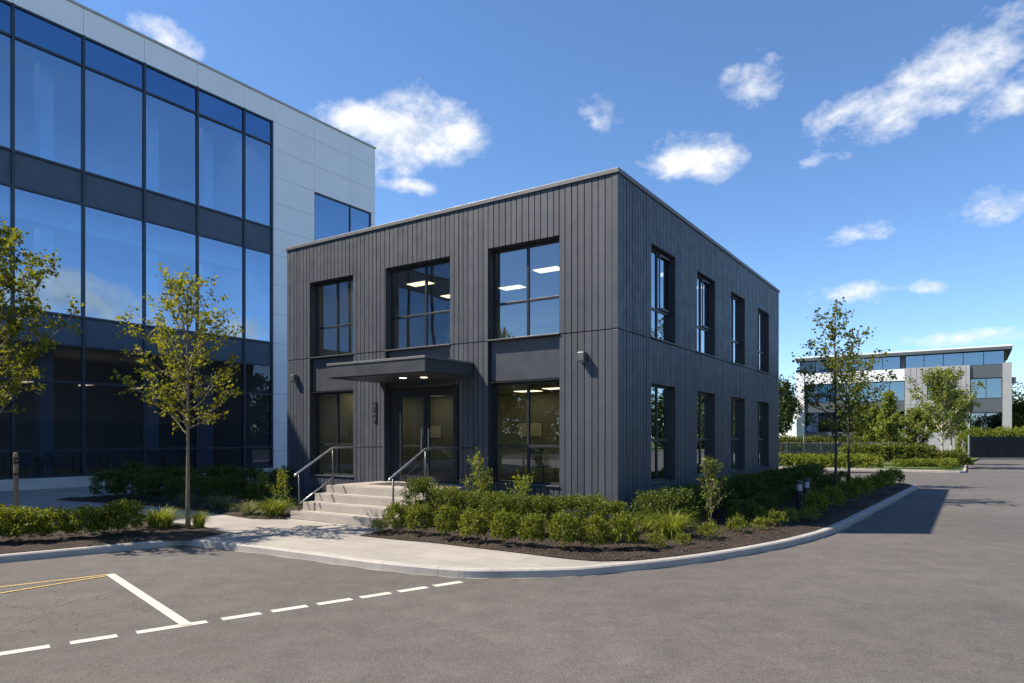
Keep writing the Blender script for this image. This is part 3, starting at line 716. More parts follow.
# local: wall face at X=0 facing +X, Y along the facade
Y_G, Y_E, HT = 10.77*KB, 17.39*KB, zk(17.95)
mull_y = [(.42 + 2.222*k)*KB for k in range(-10, 5)] + [Y_G]
YL = mull_y[0]
zt = dict(base=zk(.66), g1=zk(1.63), g2=zk(4.08), s1a=zk(5.42), s1b=zk(6.50), s2a=zk(10.65), s2b=zk(11.86), tr=zk(15.74), top=zk(16.87))
pn = MB()                                   # white rain-screen panels with open joints
def panel(y0, y1, z0, z1): pn.box(-.05, 0, y0+.007, y1-.007, z0+.007, z1-.007)
ys = mull_y[::1]
for k in range(0, len(mull_y)-1): panel(mull_y[k], mull_y[k+1], zt['top'], HT-.09)
rows = [.12] + [zk(z) for z in (1.45, 2.78, 4.12, 5.42, 6.5, 7.88, 9.26, 10.65, 11.86, 13.08, 14.30, 15.60, 16.87)]
cols = [Y_G, 13.25*KB, 15.62*KB, Y_E]
W0, W1, WZ0, WZ1 = 13.25*KB, 17.12*KB, zk(11.86), zk(14.30)
for c0, c1 in zip(cols, cols[1:]):
    for z0, z1 in zip(rows, rows[1:]):
        if c0 >= W0-.01 and z0 >= WZ0-.01 and z1 <= WZ1+.01:
            continue
        panel(c0, c1, z0, z1)
    panel(c0, c1, zt['top'], HT-.09)
panel(W1, Y_E, WZ0, WZ1)
pn.build('wall_panels', M['white_panel'], LB)
bk = MB()
bk.box(-.4, -.052, Y_G, W0, 0, HT-.1); bk.box(-.4, -.052, W0, Y_E, 0, WZ0); bk.box(-.4, -.052, W0, Y_E, WZ1, HT-.1); bk.box(-.4, -.052, W1, Y_E, WZ0, WZ1)
bk.box(-.4, -.052, YL, Y_G, zt['top']+.02, HT-.1)
bk.box(-16, -.4, Y_E-.3, Y_E-.002, 0, HT-.1); bk.box(-16, -.4, YL, YL+.3, 0, HT-.1); bk.box(-16, -15.7, YL+.3, Y_E-.3, 0, HT-.1)
bk.build('wall', M['white_gap'], LB)
ep_ = MB()
for z0, z1 in zip(rows + [], rows[1:] + [HT-.09]): ep_.box(-15.9, -.1, Y_E, Y_E+.045, z0+.007, z1-.007)
ep_.build('wall_panels', M['white_panel'], LB)
c = MB(); c.box(-.45, .06, YL, Y_E+.06, HT-.088, HT+.0); c.box(-16, -.45, Y_E-.4, Y_E+.058, HT-.088, HT); c.build('roof_coping', M['plinth'], LB, bevel=.01)
r = MB(); r.box(-15.7, -.4, YL+.3, Y_E-.3, HT-.8, HT-.6); r.build('roof', M['white_gap'], LB)
pl = MB(); pl.box(-.3, .10, YL, Y_G, 0, zt['base']); pl.build('plinth', M['plinth'], LB, bevel=.01)
mu = MB()
for y in mull_y: mu.box(-.14, .055, y-.045, y+.045, zt['base']+.002, zt['top'])
for z in (zt['g1'], zt['g2'], zt['s1a'], zt['s1b'], zt['s2a'], zt['s2b'], zt['tr'], zt['base']+.05, zt['top']-.06):
    for y0, y1 in zip(mull_y, mull_y[1:]): mu.box(-.12, .045, y0+.045, y1-.045, z-.04, z+.04)
mu.build('mullion_grid', M['mullion'], LB)
rr = R(11)
for k, (y0, y1) in enumerate(zip(mull_y, mull_y[1:])):
    for z0, z1, mt in ((zt['base'], zt['g1'], 'shop_glass'), (zt['g1'], zt['g2'], 'shop_glass'), (zt['g2'], zt['s1a'], 'shop_glass'), (zt['s1b'], zt['s2a'], 'blue_glass'), (zt['s2b'], zt['tr'], 'blue_glass'), (zt['tr'], zt['top'], 'top_glass')):
        b = MB(); j = [rr.uniform(-.011, .011) for _ in range(4)]
        y0_, y1_, z0_, z1_ = y0+.02, y1-.02, z0+.02, z1-.02
        b.quad((-.03+j[0], y0_, z0_), (-.03+j[1], y1_, z0_), (-.03+j[2], y1_, z1_), (-.03+j[3], y0_, z1_))
        b.build('glass_pane', M[mt], LB)
    for z0, z1 in ((zt['s1a'], zt['s1b']), (zt['s2a'], zt['s2b'])):
        b = MB(); b.box(-.05, -.03, y0+.02, y1-.02, z0+.02, z1-.02); b.build('spandrel_panel', M['spandrel_back'], LB)
# window in the white wall
wf = MB()
for (y0, y1, z0, z1) in ((W0,W1,WZ0,WZ0+.07),(W0,W1,WZ1-.07,WZ1),(W0,W0+.07,WZ0+.07,WZ1-.07),(W1-.07,W1,WZ0+.07,WZ1-.07),(15.62*KB,15.62*KB+.07,WZ0+.07,WZ1-.07)):
    wf.box(-.16, -.06, y0+.003, y1-.003, z0+.003, z1-.003)
wn_ = wf.build('window', M['mullion'], LB)
b = MB(); b.box(-.12, -.11, W0+.03, W1-.03, WZ0+.03, WZ1-.03); b.build('pane', M['blue_glass'], wn_)
# floors, ceilings, columns inside
fs = MB()
zc1, zc2, zc3 = zt['s1a']+.1, zt['s2a']+.1, zt['top']-.05
zf2, zf3 = zt['s1b']-.05, zt['s2b']-.05
for z0, z1 in ((.12, .56), (zc1, zc1+.3), (zf2-.5, zf2), (zc2, zc2+.3), (zf3-.5, zf3), (zc3, zc3+.3)):
    fs.box(-15.6, -.16, YL+.31, Y_E-.31, z0, z1)
fs.build('interior_floor', M['inceil'], LB)
iw2 = MB()
for z0, z1 in ((.57, zc1-.01), (zf2+.01, zc2-.01), (zf3+.01, zc3-.01)):
    iw2.box(-8.0, -7.9, YL+.31, Y_E-.31, z0, z1)
    iw2.box(-7.89, -.45, Y_G+.13, Y_G+.23, z0, z1)
iw2.build('interior_wall', M['inwall_cool'], LB)
bm_ = MB()                                  # bulkheads under the slabs
for z in (zc2, zc3): bm_.box(-1.6, -1.1, YL+.31, Y_G+.12, z-.95, z-.002)
bm_.build('ceiling_bulkhead', M['column'], LB)
for y in (-14, -8.5, -3.4, 1.9, 6.2, 8.9):
    for z0, z1 in ((.57, zc1-.01), (zf2+.01, zc2-.96), (zf3+.01, zc3-.96)):
        b = MB(); b.box(-2.0, -1.45, y, y+.5, z0, z1); b.build('interior_column', M['column'], LB)
for y in (-4.5, 0.2, 2.5, 4.8, 7.2):
    b = MB(); b.box(-4.9, -3.3, y, y+.16, zc1-1.35, zc1-1.29); b.build('ceiling_and_fill_light', M['light_dim'], LB)
for y in (-5.4, -1.6, .9, 3.4, 5.1, 7.4, 9.6):  # unseen fill panels behind the bulkheads, added to light the upper interiors
    for z in (zc2, zc3):
        b = MB(); b.box(-2.55, -2.1, y, y+1.1, z-.03, z-.003); b.build('ceiling_and_fill_light', M['cool_fill'], LB)
def lbw(x, y, z): return P0 + Vector((x*CT + y*ST, -x*ST + y*CT, z))
for i, (x, y, lab) in enumerate(((-1.6, 1.4, 'grey table inside the ground floor of the glass building, the one nearest the camera'), (-1.7, 3.9, 'grey table inside the ground floor of the glass building, second from the camera'), (-1.6, 6.3, 'grey table inside the ground floor of the glass building, farthest from the camera'))):
    d_ = desk(lbw(x, y, .56), -TH+PI/2, lab, 1.2)
    d_['group'] = 'tables behind the glass facade'
    for q, (dx, dy, r_) in enumerate(((.75, -.35, PI/2*3), (.75, .45, PI/2*3+.3))):
        cc = chair(lbw(x+dx, y+dy, .56), -TH+r_, ('pale shell chair at the nearest table', 'pale shell chair at the second table', 'pale shell chair at the farthest table')[i] + ' behind the glass facade, ' + ('camera side', 'far side')[q], 'chair_pale')
        cc['group'] = 'chairs behind the glass facade'

# ------------------------------------------------------------------ distant office building on the right
FB0 = Vector((37.7, 90, 0))
FB = thing('distant_office_building', FB0, -TH, 'three storey grey and white office block far behind the hedges on the right', 'office building')
def fpart(name, mat, boxes, bevel=0):
    b = MB()
    for x in boxes: b.box(*x)
    return b.build(name, M[mat], FB, bevel=bevel)
fpart('wall', 'far_dark', [(0.1, 22.8, .6, 14, 0, 10.45), (.3, 22.4, .9, 13.6, 10.45, 12.2)])
fpart('roof', 'far_white', [(-.1, 23.05, -.12, 14.2, 12.42, 12.6)], .02)
fpart('roof_fascia', 'far_dark', [(-.05, 23.0, -.1, 14.1, 12.1, 12.415)])
fpart('grey_wall_block', 'far_grey', [(12.4, 14.7, 0, .6, 0, 10.5), (16.9, 19.0, 0, .6, 0, 10.5), (14.7, 16.9, 0, .6, 8.8, 10.5), (14.7, 16.9, 0, .6, 4.9, 6.6), (14.7, 16.9, 0, .6, 0, 2.7)])
jn = []
for z in (2.0, 4.0, 6.0, 8.0): jn += [(12.41, 14.69, -.006, -.001, z, z+.04), (16.91, 18.99, -.006, -.001, z, z+.04)]
for x in (13.0, 13.6, 14.2, 17.5, 18.1, 18.6): jn.append((x, x+.03, -.012, -.0065, .2, 10.45))
fpart('panel_joints', 'far_dark', jn)
fpart('pier', 'far_grey', [(22.1, 22.95, -.02, .6, 0, 10.6)])
fpart('pier', 'far_white', [(-.05, .9, -.02, .6, 0, 10.5)])
fpart('white_band', 'far_white', [(.903, 12.38, .05, .62, 9.0, 10.45)])
for bx in [(.905, 12.39, .25, .62, 5.3, 6.5), (.905, 12.39, .25, .62, 1.2, 2.7), (19.01, 22.09, .2, .62, 8.95, 10.45), (19.01, 22.09, .2, .62, 4.95, 6.55), (19.01, 22.09, .2, .62, .8, 2.6)]: fpart('spandrel_panel', 'far_dark', [bx])
def fwin(x0, x1, z0, z1, n, y=.45):
    b = MB(); w = (x1-x0)/n
    b.box(x0, x1, y, y+.12, z0, z0+.07); b.box(x0, x1, y, y+.12, z1-.07, z1)
    for k in range(n+1): b.box(min(max(x0, x0+w*k-.035), x1-.07), min(max(x0+.07, x0+w*k+.035), x1), y, y+.12, z0+.07, z1-.07)
    o = b.build('window', M['frame'], FB)
    b = MB(); b.box(x0+.02, x1-.02, y+.05, y+.06, z0+.02, z1-.02); b.build('pane', M['far_glass'], o)
for (x0, x1, z0, z1, n) in ((.92, 12.38, 6.52, 8.98, 7), (.92, 12.38, 2.72, 5.28, 7), (14.72, 16.88, 6.62, 8.78, 1), (14.72, 16.88, 2.72, 4.88, 1), (19.02, 22.08, 6.57, 8.93, 2), (19.02, 22.08, 2.62, 4.93, 2)):
    fwin(x0, x1, z0, z1, n)
fwin(.2, 11.9, 10.47, 12.08, 6, .76); fwin(12.4, 22.3, 10.47, 12.08, 5, .761)
b = MB(); b.box(22.96, 23.35, .1, .4, 8.2, 8.9); b.build('wall_lamp', M['far_dark'], FB)

# ------------------------------------------------------------------ plants
def rvec(r):
    while True:
        v = Vector((r.uniform(-1,1), r.uniform(-1,1), r.uniform(-1,1)))
        if .05 < v.length < 1: return v.normalized()
def shrub_mesh(name, seed, rad, hgt, mat, nsp=150, per=11, leaf=.05, p=2.0, loose=.25, wide=.6):
    """leafy bush of half-width rad and height hgt standing at z=0; p>2 makes it boxier"""
    r = R(seed); b = MB()
    off = [(rvec(r), r.uniform(-.16, .18)) for _ in range(7)]
    for k in range(nsp):
        d = rvec(r)
        if d.z < -.55: d.z = -d.z
        # superellipsoid radius
        q = (abs(d.x)**p + abs(d.y)**p + abs(d.z)**p)**(-1/p)
        q *= 1 + sum(a*max(0, d.dot(v))**3 for v, a in off) + r.uniform(-loose*.6, loose*.45)
        tip = Vector((d.x*rad*q, d.y*rad*q, hgt*.5 + d.z*hgt*.5*q))
        base = Vector((d.x*rad*q*.45, d.y*rad*q*.45, hgt*.40 + d.z*hgt*.25*q))
        if tip.z < .02: tip.z = .02
        ax = (tip-base); L = ax.length
        if L < 1e-3: continue
        ax.normalize()
        for j in range(per):
            t = .25 + .8*(j + r.random())/per
            pnt = base + ax*L*t + rvec(r)*leaf*.55
            if pnt.z < .015: pnt.z = .015 + r.random()*.03
            la = (ax*.55 + rvec(r)*.8 + Vector((0,0,.25)))
            nrm = (rvec(r)*.8 + Vector((0,0,.7)) + d*.4)
            s = leaf*r.uniform(.65, 1.25)
            b.leaf(pnt, la, nrm, s, s*wide)
    return b.mesh(name, mat)
def grass_mesh(name, seed, rad, hgt, n, mat, w=.012):
    r = R(seed); b = MB()
    for k in range(n):
        a = r.uniform(0, 2*PI); o = r.random()**.6*rad*.34
        base = Vector((math.cos(a)*o, math.sin(a)*o, 0))
        a += r.uniform(-.5, .5); out = Vector((math.cos(a), math.sin(a), 0)); sd = Vector((-out.y, out.x, 0))
        reach = rad*r.uniform(.2, 1.25); h = hgt*r.uniform(.5, 1.1)
        drop = r.uniform(.1, .85)*h*min(1, reach/rad)
        prev = None
        for i in range(5):
            t = i/4; p_ = base + out*reach*t**1.5 + Vector((0,0, h*(1-(1-t)**1.7) - drop*t**3)); ww = w*(1-t*.92)
            cur = (p_ - sd*ww, p_ + sd*ww)
            if prev: b.quad(prev[0], prev[1], cur[1], cur[0])
            prev = cur
    return b.mesh(name, mat)
def tree(name, loc, seed, H, h0, rad, label, cat='tree', group=None, trunk_r=.05, nl=26, leaf=.085, leafmat_='leaf_tree', bark='bark', peak=.3, tw=9, per=9, up=(.75, 1.15), rz=0):
    r = R(seed)
    t = thing(name, loc, rz, label, cat, group)
    wood = MB(); lv = MB()
    tp = []; x = y = 0
    for i in range(9):
        f = i/8; tp.append(Vector((x, y, H*.97*f))); x += r.uniform(-.02, .02)*H*.12; y += r.uniform(-.02, .02)*H*.12
    wood.tube(tp, [trunk_r*(1.25 if i == 0 else 1)*(1-.88*(i/8)**.9) + .004 for i in range(9)], 9)
    def on_trunk(z):
        f = z/(H*.97)*8; i = min(7, int(f)); return tp[i].lerp(tp[i+1], f-i)
    def env(f):                             # f: 0 at crown base .. 1 top
        return (f/peak)**.5 if f < peak else max(.06, (1-f)/(1-peak))**.75
    def leaves(p, n, spread):
        for _ in range(n):
            s = leaf*r.uniform(.6, 1.2)
            la = rvec(r) + Vector((0,0,-.15)); nr = rvec(r)*.8 + Vector((0,0,.8))
            lv.leaf(p + rvec(r)*r.random()**.7*spread, la, nr, s, s*.8)
    ga = r.uniform(0, 6.28)
    for k in range(nl):
        f = ((k+.5)/nl)**1.1; z = h0 + (H*.93-h0)*f
        base = on_trunk(min(z, H*.96)); ga += 2.39996 + r.uniform(-.5, .5)
        el = r.uniform(*up)*(.75 + .45*f); L = rad*env(max(.02, f*.85+.06))*r.uniform(.62, 1.18)/max(.45, math.cos(el)); L = min(L, (H-z)*1.05+.2)
        d = Vector((math.cos(ga)*math.cos(el), math.sin(ga)*math.cos(el), math.sin(el)))
        pts = [base]; dd_ = d.copy(); n = 6
        for i in range(n):
            dd_ = (dd_ + rvec(r)*.13 + Vector((0,0,.05))).normalized(); pts.append(pts[-1] + dd_*L/n)
        r0 = trunk_r*.42*(1-.65*f)
        wood.tube(pts, [r0*(1-.85*i/n) + .002 for i in range(n+1)], 5, cap=False)
        nt_ = max(3, int(tw*(L/rad)+.5))
        for q in range(nt_):
            f2 = .22 + .78*(q + r.random())/nt_; ii = min(n-1, int(f2*n)); pb = pts[ii].lerp(pts[ii+1], f2*n-ii)
            td = (dd_*.7 + rvec(r)*.9 + Vector((0,0,.25))).normalized(); TL = r.uniform(.10, .30)*min(1.6, rad)
            e = pb + td*TL; m_ = pb.lerp(e, .55) + rvec(r)*TL*.08
            wood.tube([pb, m_, e], [.006, .004, .002], 4, cap=False)
            for c_ in range(3):
                leaves(pb.lerp(e, .35+.33*c_), max(1, int(per*r.uniform(.15, .6))), leaf*1.25)
            leaves(e, max(1, int(per*r.uniform(.3, .8))), leaf*1.6)
        leaves(pts[-1], per, leaf*1.8)
    leaves(tp[-1], per*2, leaf*1.8)
    for _ in range(6): leaves(on_trunk(H*r.uniform(.78, .96)), int(per*.5), leaf*1.4)
    wood.build('trunk', M[bark], t, smooth=True); lv.build('crown', M[leafmat_], t)
    return t
def big_tree_meshes(seed, rad, hgt, leaf, n):   # crown of a grown tree: many leafy clumps through its volume
    r = R(seed); b = MB()
    cl = []
    for k in range(26):
        d = rvec(r); d.z = d.z*.9; cl.append((Vector((d.x*rad*.72, d.y*rad*.72, hgt*.58 + d.z*hgt*.36))*1.0, r.uniform(.26, .46)*rad))
    for c_, cr in cl:
        for k in range(n//26):
            d = rvec(r); p_ = c_ + d*cr*r.uniform(.55, 1.08); s = leaf*r.uniform(.6, 1.3)
            b.leaf(p_, rvec(r), d*.6 + rvec(r)*.6 + Vector((0,0,.5)), s, s*.8)
    w = MB(); w.tube([(0,0,0), (.05,0,hgt*.35), (0,.05,hgt*.75)], [rad*.09, rad*.07, rad*.02], 8)
    for k in range(6):
        a = k*1.05; w.tube([(0,0,hgt*(.3+.05*k)), (math.cos(a)*rad*.35, math.sin(a)*rad*.35, hgt*(.45+.05*k)), (math.cos(a)*rad*.65, math.sin(a)*rad*.65, hgt*(.55+.05*k))], [rad*.04, rad*.03, rad*.01], 5)
    return w, b

# --- young trees
tl = gp(188, 530, PV); tree('young_maple_tree', tl, 21, 5.35, 2.0, 1.42, 'slender young maple with yellow-green leaves in the bed left of the steps', group='young street trees', trunk_r=.042, nl=36, leaf=.085, tw=9, per=9, up=(.5, .9), peak=.2)
tree('young_maple_tree', Vector((-10.25, 13.4, PV)), 34, 6.2, 2.2, 1.4, 'young maple leaning in from the left edge of the photo, branches reaching over the bed', group='young street trees', trunk_r=.05, nl=42, leaf=.09, tw=10, per=11, up=(.65, 1.05), peak=.25)
tr_ = gp(836, 497.5, PV); tree('young_maple_tree', tr_, 47, 6.15, 1.6, 1.62, 'young open-crowned tree in the bed beside the road, right of the dark building', group='young street trees', trunk_r=.05, nl=32, leaf=.11, leafmat_='leaf_mid', bark='bark_dark', tw=8, per=8, up=(.5, .9), peak=.25)
tree('young_tree', gp(849, 484, PV), 51, 5.2, 2.1, 1.25, 'smaller shaded young tree standing right behind the open-crowned roadside tree', group='young street trees', trunk_r=.06, nl=22, leaf=.12, leafmat_='leaf_mid', bark='bark_dark', tw=7, per=7)
tree('fresh_green_tree', gp(942, 466.5, PV), 61, 6.3, 1.5, 2.6, 'fresh green young tree with pale trunk in the island bed by the side road', group='trees in the island bed', trunk_r=.09, nl=34, leaf=.17, leafmat_='leaf_pale', bark='bark_pale', tw=11, per=9, peak=.2)
tree('fresh_green_tree', gp(951, 463, PV), 62, 5.2, 1.7, 1.6, 'second fresh green tree just right of and behind the pale-trunked island tree', group='trees in the island bed', trunk_r=.08, nl=30, leaf=.17, leafmat_='leaf_pale', bark='bark_pale', tw=9, per=11)
for (px_, d_, H, rd_, sd_, lab) in ((890, 57, 5.9, 1.0, 71, 'narrow pointed young tree before the grey block of the distant building'), (874, 60, 4.6, 1.1, 72, 'shorter pointed young tree left of the narrow one before the distant building'), (916, 60, 4.2, 1.6, 73, 'thin pale young tree left of the island trees'), (862, 66, 4.8, 1.5, 74, 'rounded young tree half hidden behind the roadside tree crown')):
    tree('young_tree', Vector(((px_-512)/FPX*d_, d_, 0)), sd_, H, .7, rd_, lab, group='young trees before the distant building', trunk_r=.06, nl=30, leaf=.2, leafmat_='leaf_pale' if sd_ != 74 else 'leaf_mid', bark='bark', tw=9, per=10, up=(.9, 1.25))
# --- sapling in the front bed
sp_ = gp(711, 528, PV); tree('sapling', sp_, 81, 1.36, .22, .42, 'thin leafy sapling in the mulch near the corner of the dark building', group=None, trunk_r=.012, nl=26, leaf=.055, leafmat_='leaf_lime', bark='bark', tw=6, per=3)
# --- grown trees far off
for (px_, d_, rad, hg, sd_, lab) in ((770, 88, 3.4, 10.0, 91, 'dark tree at the rear corner of the dark building'), (1022, 100, 4.6, 9.8, 92, 'dark tree rising beyond the right end of the distant building'), (1050, 88, 4.0, 7.4, 93, 'green tree behind the dark fence at the right edge'), (1018, 84, 2.6, 6.4, 94, 'lower green tree right of the distant building')):
    t = thing('broad_tree', Vector(((px_-512)/FPX*d_, d_, 0)), 0, lab, 'tree', 'grown trees around the distant building')
    w, b = big_tree_meshes(sd_, rad, hg, .34, 5200)
    w.build('trunk', M['bark_dark'], t); b.build('crown', M['leaf_dark' if sd_ in (91, 92) else 'leaf_mid'], t)

# --- shrubs
SH = [shrub_mesh('round_shrub', 100+k, .30, .58, M['leaf_shrub'], 170, 12, .052) for k in range(4)]
HG = [shrub_mesh('hedge_block', 120+k, .30, .82, M['leaf_hedge'], 380, 12, .040, p=5.5, loose=.05) for k in range(3)]
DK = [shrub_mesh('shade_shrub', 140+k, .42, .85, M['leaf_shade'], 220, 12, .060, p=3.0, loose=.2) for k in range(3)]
TF = [shrub_mesh('tuft_shrub', 160+k, .24, .36, M['leaf_shrub'], 80, 9, .055, loose=.5, wide=.4) for k in range(3)]
LM = [shrub_mesh('lime_shrub', 170+k, .26, .55, M['leaf_lime'], 60, 9, .055, loose=.7, wide=.42) for k in range(2)]
GR = [grass_mesh('grass_clump', 180+k, .52, .50, 420, M['blade'], .010) for k in range(2)]
GG = grass_mesh('grass_clump', 190, .34, .40, 200, M['blade_grey'], .009)
FH = [shrub_mesh('far_bush', 200+k, .8, 1.5, M['leaf_hedge'], 200, 11, .13, p=2.6, loose=.3) for k in range(3)]
FL = [shrub_mesh('far_low_bush', 210+k, .7, .95, M['leaf_lime'], 170, 10, .12, p=2.8, loose=.3) for k in range(2)]
rp = R(77)
ORD = ['first', 'second', 'third', 'fourth', 'fifth', 'sixth', 'seventh', 'eighth', 'ninth', 'tenth', 'eleventh', 'twelfth', 'thirteenth', 'fourteenth', 'fifteenth', 'sixteenth', 'seventeenth', 'eighteenth', 'nineteenth', 'twentieth']
def put(kind, name, p, s, label, cat, group, sz=None):
    me = kind[rp.randrange(len(kind))] if isinstance(kind, list) else kind
    p = Vector((p.x, p.y, PV+.02))
    sc3 = (s*rp.uniform(.92, 1.08), s*rp.uniform(.92, 1.08), (sz or s)*rp.uniform(.94, 1.06))
    return place(me, name, p, rp.uniform(0, 6.28), sc3, label, cat, group)
# front row beside the pavement
for i, (px_, py_, s) in enumerate(((395,535,.92),(419,537.5,1.02),(447,541.5,1.0),(474,544.5,1.02),(503,548,1.02),(531,550,.96),(563,552.5,1.04),(595,552.5,.92),(625,552.5,1.0))):
    put(SH, 'round_shrub', gp(px_, py_-.5, PV), s*.84, f'{ORD[i]} rounded green shrub from the steps in the row edging the pavement', 'shrub', 'rounded shrubs edging the pavement', sz=s*1.08)
put(TF, 'tuft_shrub', gp(379, 534, PV), .75, 'little tufted shrub at the foot of the right handrail', 'shrub', 'small tufted shrubs in the mulch')
# clipped hedge before the facade
for i in range(10):
    f = i/9; X = -2.95 + 3.9*f; Y = -2.35 + .15*math.sin(i)
    put(HG, 'hedge_block', site(X, Y), 1.0, f'{ORD[i]} block of the clipped hedge before the front wall, counted from the steps', 'hedge', 'clipped hedge before the front wall', sz=(1.0 if i else 1.1))
put(HG, 'hedge_block', site(-3.55, -2.5), 1.05, 'tallest clipped hedge block, right beside the entrance steps', 'hedge', 'clipped hedge before the front wall', sz=1.22)
for i, (px_, sdist) in enumerate(((507, 1.0), (540, .9))):
    q = (px_-512)/FPX; s_ = (2.316 - q*15)/(CT + ST*q)
    put(LM, 'lime_shrub', site(-s_+.1, -sdist), 1.5, ('lime green leafy shrub under the corner ground floor window, left one', 'lime green leafy shrub under the corner ground floor window, right one')[i], 'shrub', 'lime shrubs under the front window', sz=1.9)
tree('tall_shrub', site(-2.95, -1.15, PV), 83, 1.45, .3, .42, 'tall loose leafy shrub in the bed against the landing', 'shrub', None, trunk_r=.014, nl=20, leaf=.055, leafmat_='leaf_lime', tw=6, per=4)
# side hedge along the right wall
for i in range(19):
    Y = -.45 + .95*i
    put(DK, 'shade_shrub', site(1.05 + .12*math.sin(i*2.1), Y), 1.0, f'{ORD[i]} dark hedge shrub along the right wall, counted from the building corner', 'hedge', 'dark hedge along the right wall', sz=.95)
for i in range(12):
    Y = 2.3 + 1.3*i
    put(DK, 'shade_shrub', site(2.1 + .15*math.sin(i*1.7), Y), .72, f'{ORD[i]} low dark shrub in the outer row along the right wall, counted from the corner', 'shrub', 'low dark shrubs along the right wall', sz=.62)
# tufts and shrubs in the mulch near the kerb
put(GR, 'grass_clump', gp(669, 539, PV), 1.15, 'wide arching bright grass clump left of the sapling', 'grass clump', 'grass clumps')
put(GR, 'grass_clump', gp(650, 533, PV), .95, 'arching grass clump between the hedge and the wide clump', 'grass clump', 'grass clumps')
for i, (px_, py_, s, lab) in enumerate(((656,550,.8,'small tufted shrub near the kerb, below the wide grass clump'), (683,547,.65,'smallest tufted plant near the kerb, left of the sapling'), (709,541,1.0,'tufted shrub on the mulch just below the sapling'), (738,535,1.05,'tufted shrub on the mulch right of the sapling'), (761,532,.8,'low tufted plant halfway between the sapling and the lit bollards'), (777,528,1.0,'tufted shrub left of the front bollard light'), (790,524,.85,'tufted plant directly left of the bollard lights'), (808,523,.95,'tufted shrub at the foot of the bollard lights'), (758,523,1.1,'tufted shrub behind the kerb row, left of the bollard lights'), (735,524,.9,'tufted plant behind the sapling toward the hedge'))):
    put(TF, 'tuft_shrub', gp(px_, py_, PV), s*.98, lab, 'shrub', 'small tufted shrubs in the mulch')
for i, (px_, py_, s) in enumerate(((822,516,1.0),(838,509,1.0),(852,504,1.05),(866,498.5,1.1),(879,494,1.1),(890,490,1.15),(899,486.5,1.2))):
    put(SH, 'round_shrub', gp(px_-6, py_, PV), s*1.05, f'{ORD[i]} rounded shrub along the road kerb beyond the bollard lights', 'shrub', 'rounded shrubs along the road kerb')
# left bed
for i, (px_, py_, s) in enumerate(((-22,540,1.1),(4,538,1.1),(29,537.5,1.05),(55,535,1.0),(85,534,1.05),(106,531,.9),(124,530.5,1.15))):
    put(SH, 'round_shrub', gp(px_, py_+6.5, PV), s*1.06, f'{ORD[i]} rounded shrub from the left beside the parking bay', 'shrub', 'rounded shrubs beside the parking bay')
put(GR, 'grass_clump', gp(160, 529, PV), 1.05, 'bright grass clump between the round shrubs and the young maple', 'grass clump', 'grass clumps')
put(GR, 'grass_clump', gp(199, 529, PV), .55, 'small grass tuft at the foot of the young maple', 'grass clump', 'grass clumps', sz=.8)
# shaded bed before the glass building
put(GR, 'grass_clump', gp(274, 517, PV), 1.05, 'yellow-green grass clump just left of the steps', 'grass clump', 'grass clumps')
put(GG, 'grass_clump', gp(248, 516, PV), 1.1, 'grey-green feathery grass clump left of the yellow-green one', 'grass clump', 'grass clumps')
for i, (px_, py_) in enumerate(((187,508),(214,510),(229,511))):
    put(GG, 'grass_clump', gp(px_, py_, PV), 1.1, f'{ORD[i]} dim grass clump from the left in the shaded bed before the glass building', 'grass clump', 'grass clumps')
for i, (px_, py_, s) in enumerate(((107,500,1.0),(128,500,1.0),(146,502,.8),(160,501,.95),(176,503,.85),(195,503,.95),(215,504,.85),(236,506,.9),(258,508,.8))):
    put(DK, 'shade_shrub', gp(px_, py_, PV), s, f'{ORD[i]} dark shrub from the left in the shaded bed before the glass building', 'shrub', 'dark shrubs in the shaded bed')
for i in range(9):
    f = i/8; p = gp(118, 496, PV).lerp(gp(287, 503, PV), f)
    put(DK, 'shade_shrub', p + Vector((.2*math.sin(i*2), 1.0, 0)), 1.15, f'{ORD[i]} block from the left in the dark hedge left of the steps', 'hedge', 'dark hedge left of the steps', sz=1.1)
put(LM, 'lime_shrub', gp(262, 506, PV), 1.1, 'lime leafy shrub before the dark hedge left of the steps, left one', 'shrub', 'lime shrubs left of the steps', sz=1.7)
put(LM, 'lime_shrub', gp(281, 508, PV), 1.0, 'lime leafy shrub before the dark hedge left of the steps, right one', 'shrub', 'lime shrubs left of the steps', sz=1.7)

# ------------------------------------------------------------------ beyond the side road on the right
isl = [gp(968,473), gp(981,464)]
v_ = Vector((ST, CT, 0)); u_ = Vector((-CT, ST, 0))
c1 = gp(966, 473.3); c2 = c1 + v_*14.5
line = [c1 + u_*30, c1 + u_*12, c1 + u_*3, c1 + u_*1.0, c1 + u_*.3 + v_*.12, c1 + v_*.45, c1 + v_*1.2, c1 + v_*5, c2]
kerb('kerb', line)
ib_ = offset(line, .15); gb = MB(); gb.poly([Vector((p.x, p.y, PV-.004)) for p in ib_] + [Vector((44, 64, PV-.004)), Vector((30, 92, PV-.004)), Vector((0, 92, PV-.004))])
struct(gb.build('lawn', M['grass']))
def farput(kind, px_, d_, s, label, group, cat='shrub', sz=None, z=PV):
    me = kind[rp.randrange(len(kind))]
    return place(me, me.name.split('.')[0], Vector(((px_-512)/FPX*d_, d_, z)), rp.uniform(0, 6.28), (s, s, sz or s), label, cat, group)
for i in range(9):
    farput(FL, 770+12.5*i, 42.5-.35*i, .9, f'{ORD[i]} light green bush from the left in the low row beyond the cross road', 'light green bushes beyond the cross road', sz=.95)
for i in range(11):
    farput(FH, 852+10.5*i, 49-.4*i, 1.0, f'{ORD[i]} bushy shrub from the left in the thicket behind the island bed', 'bushy shrubs behind the island bed', sz=.95 if i < 8 else .7)
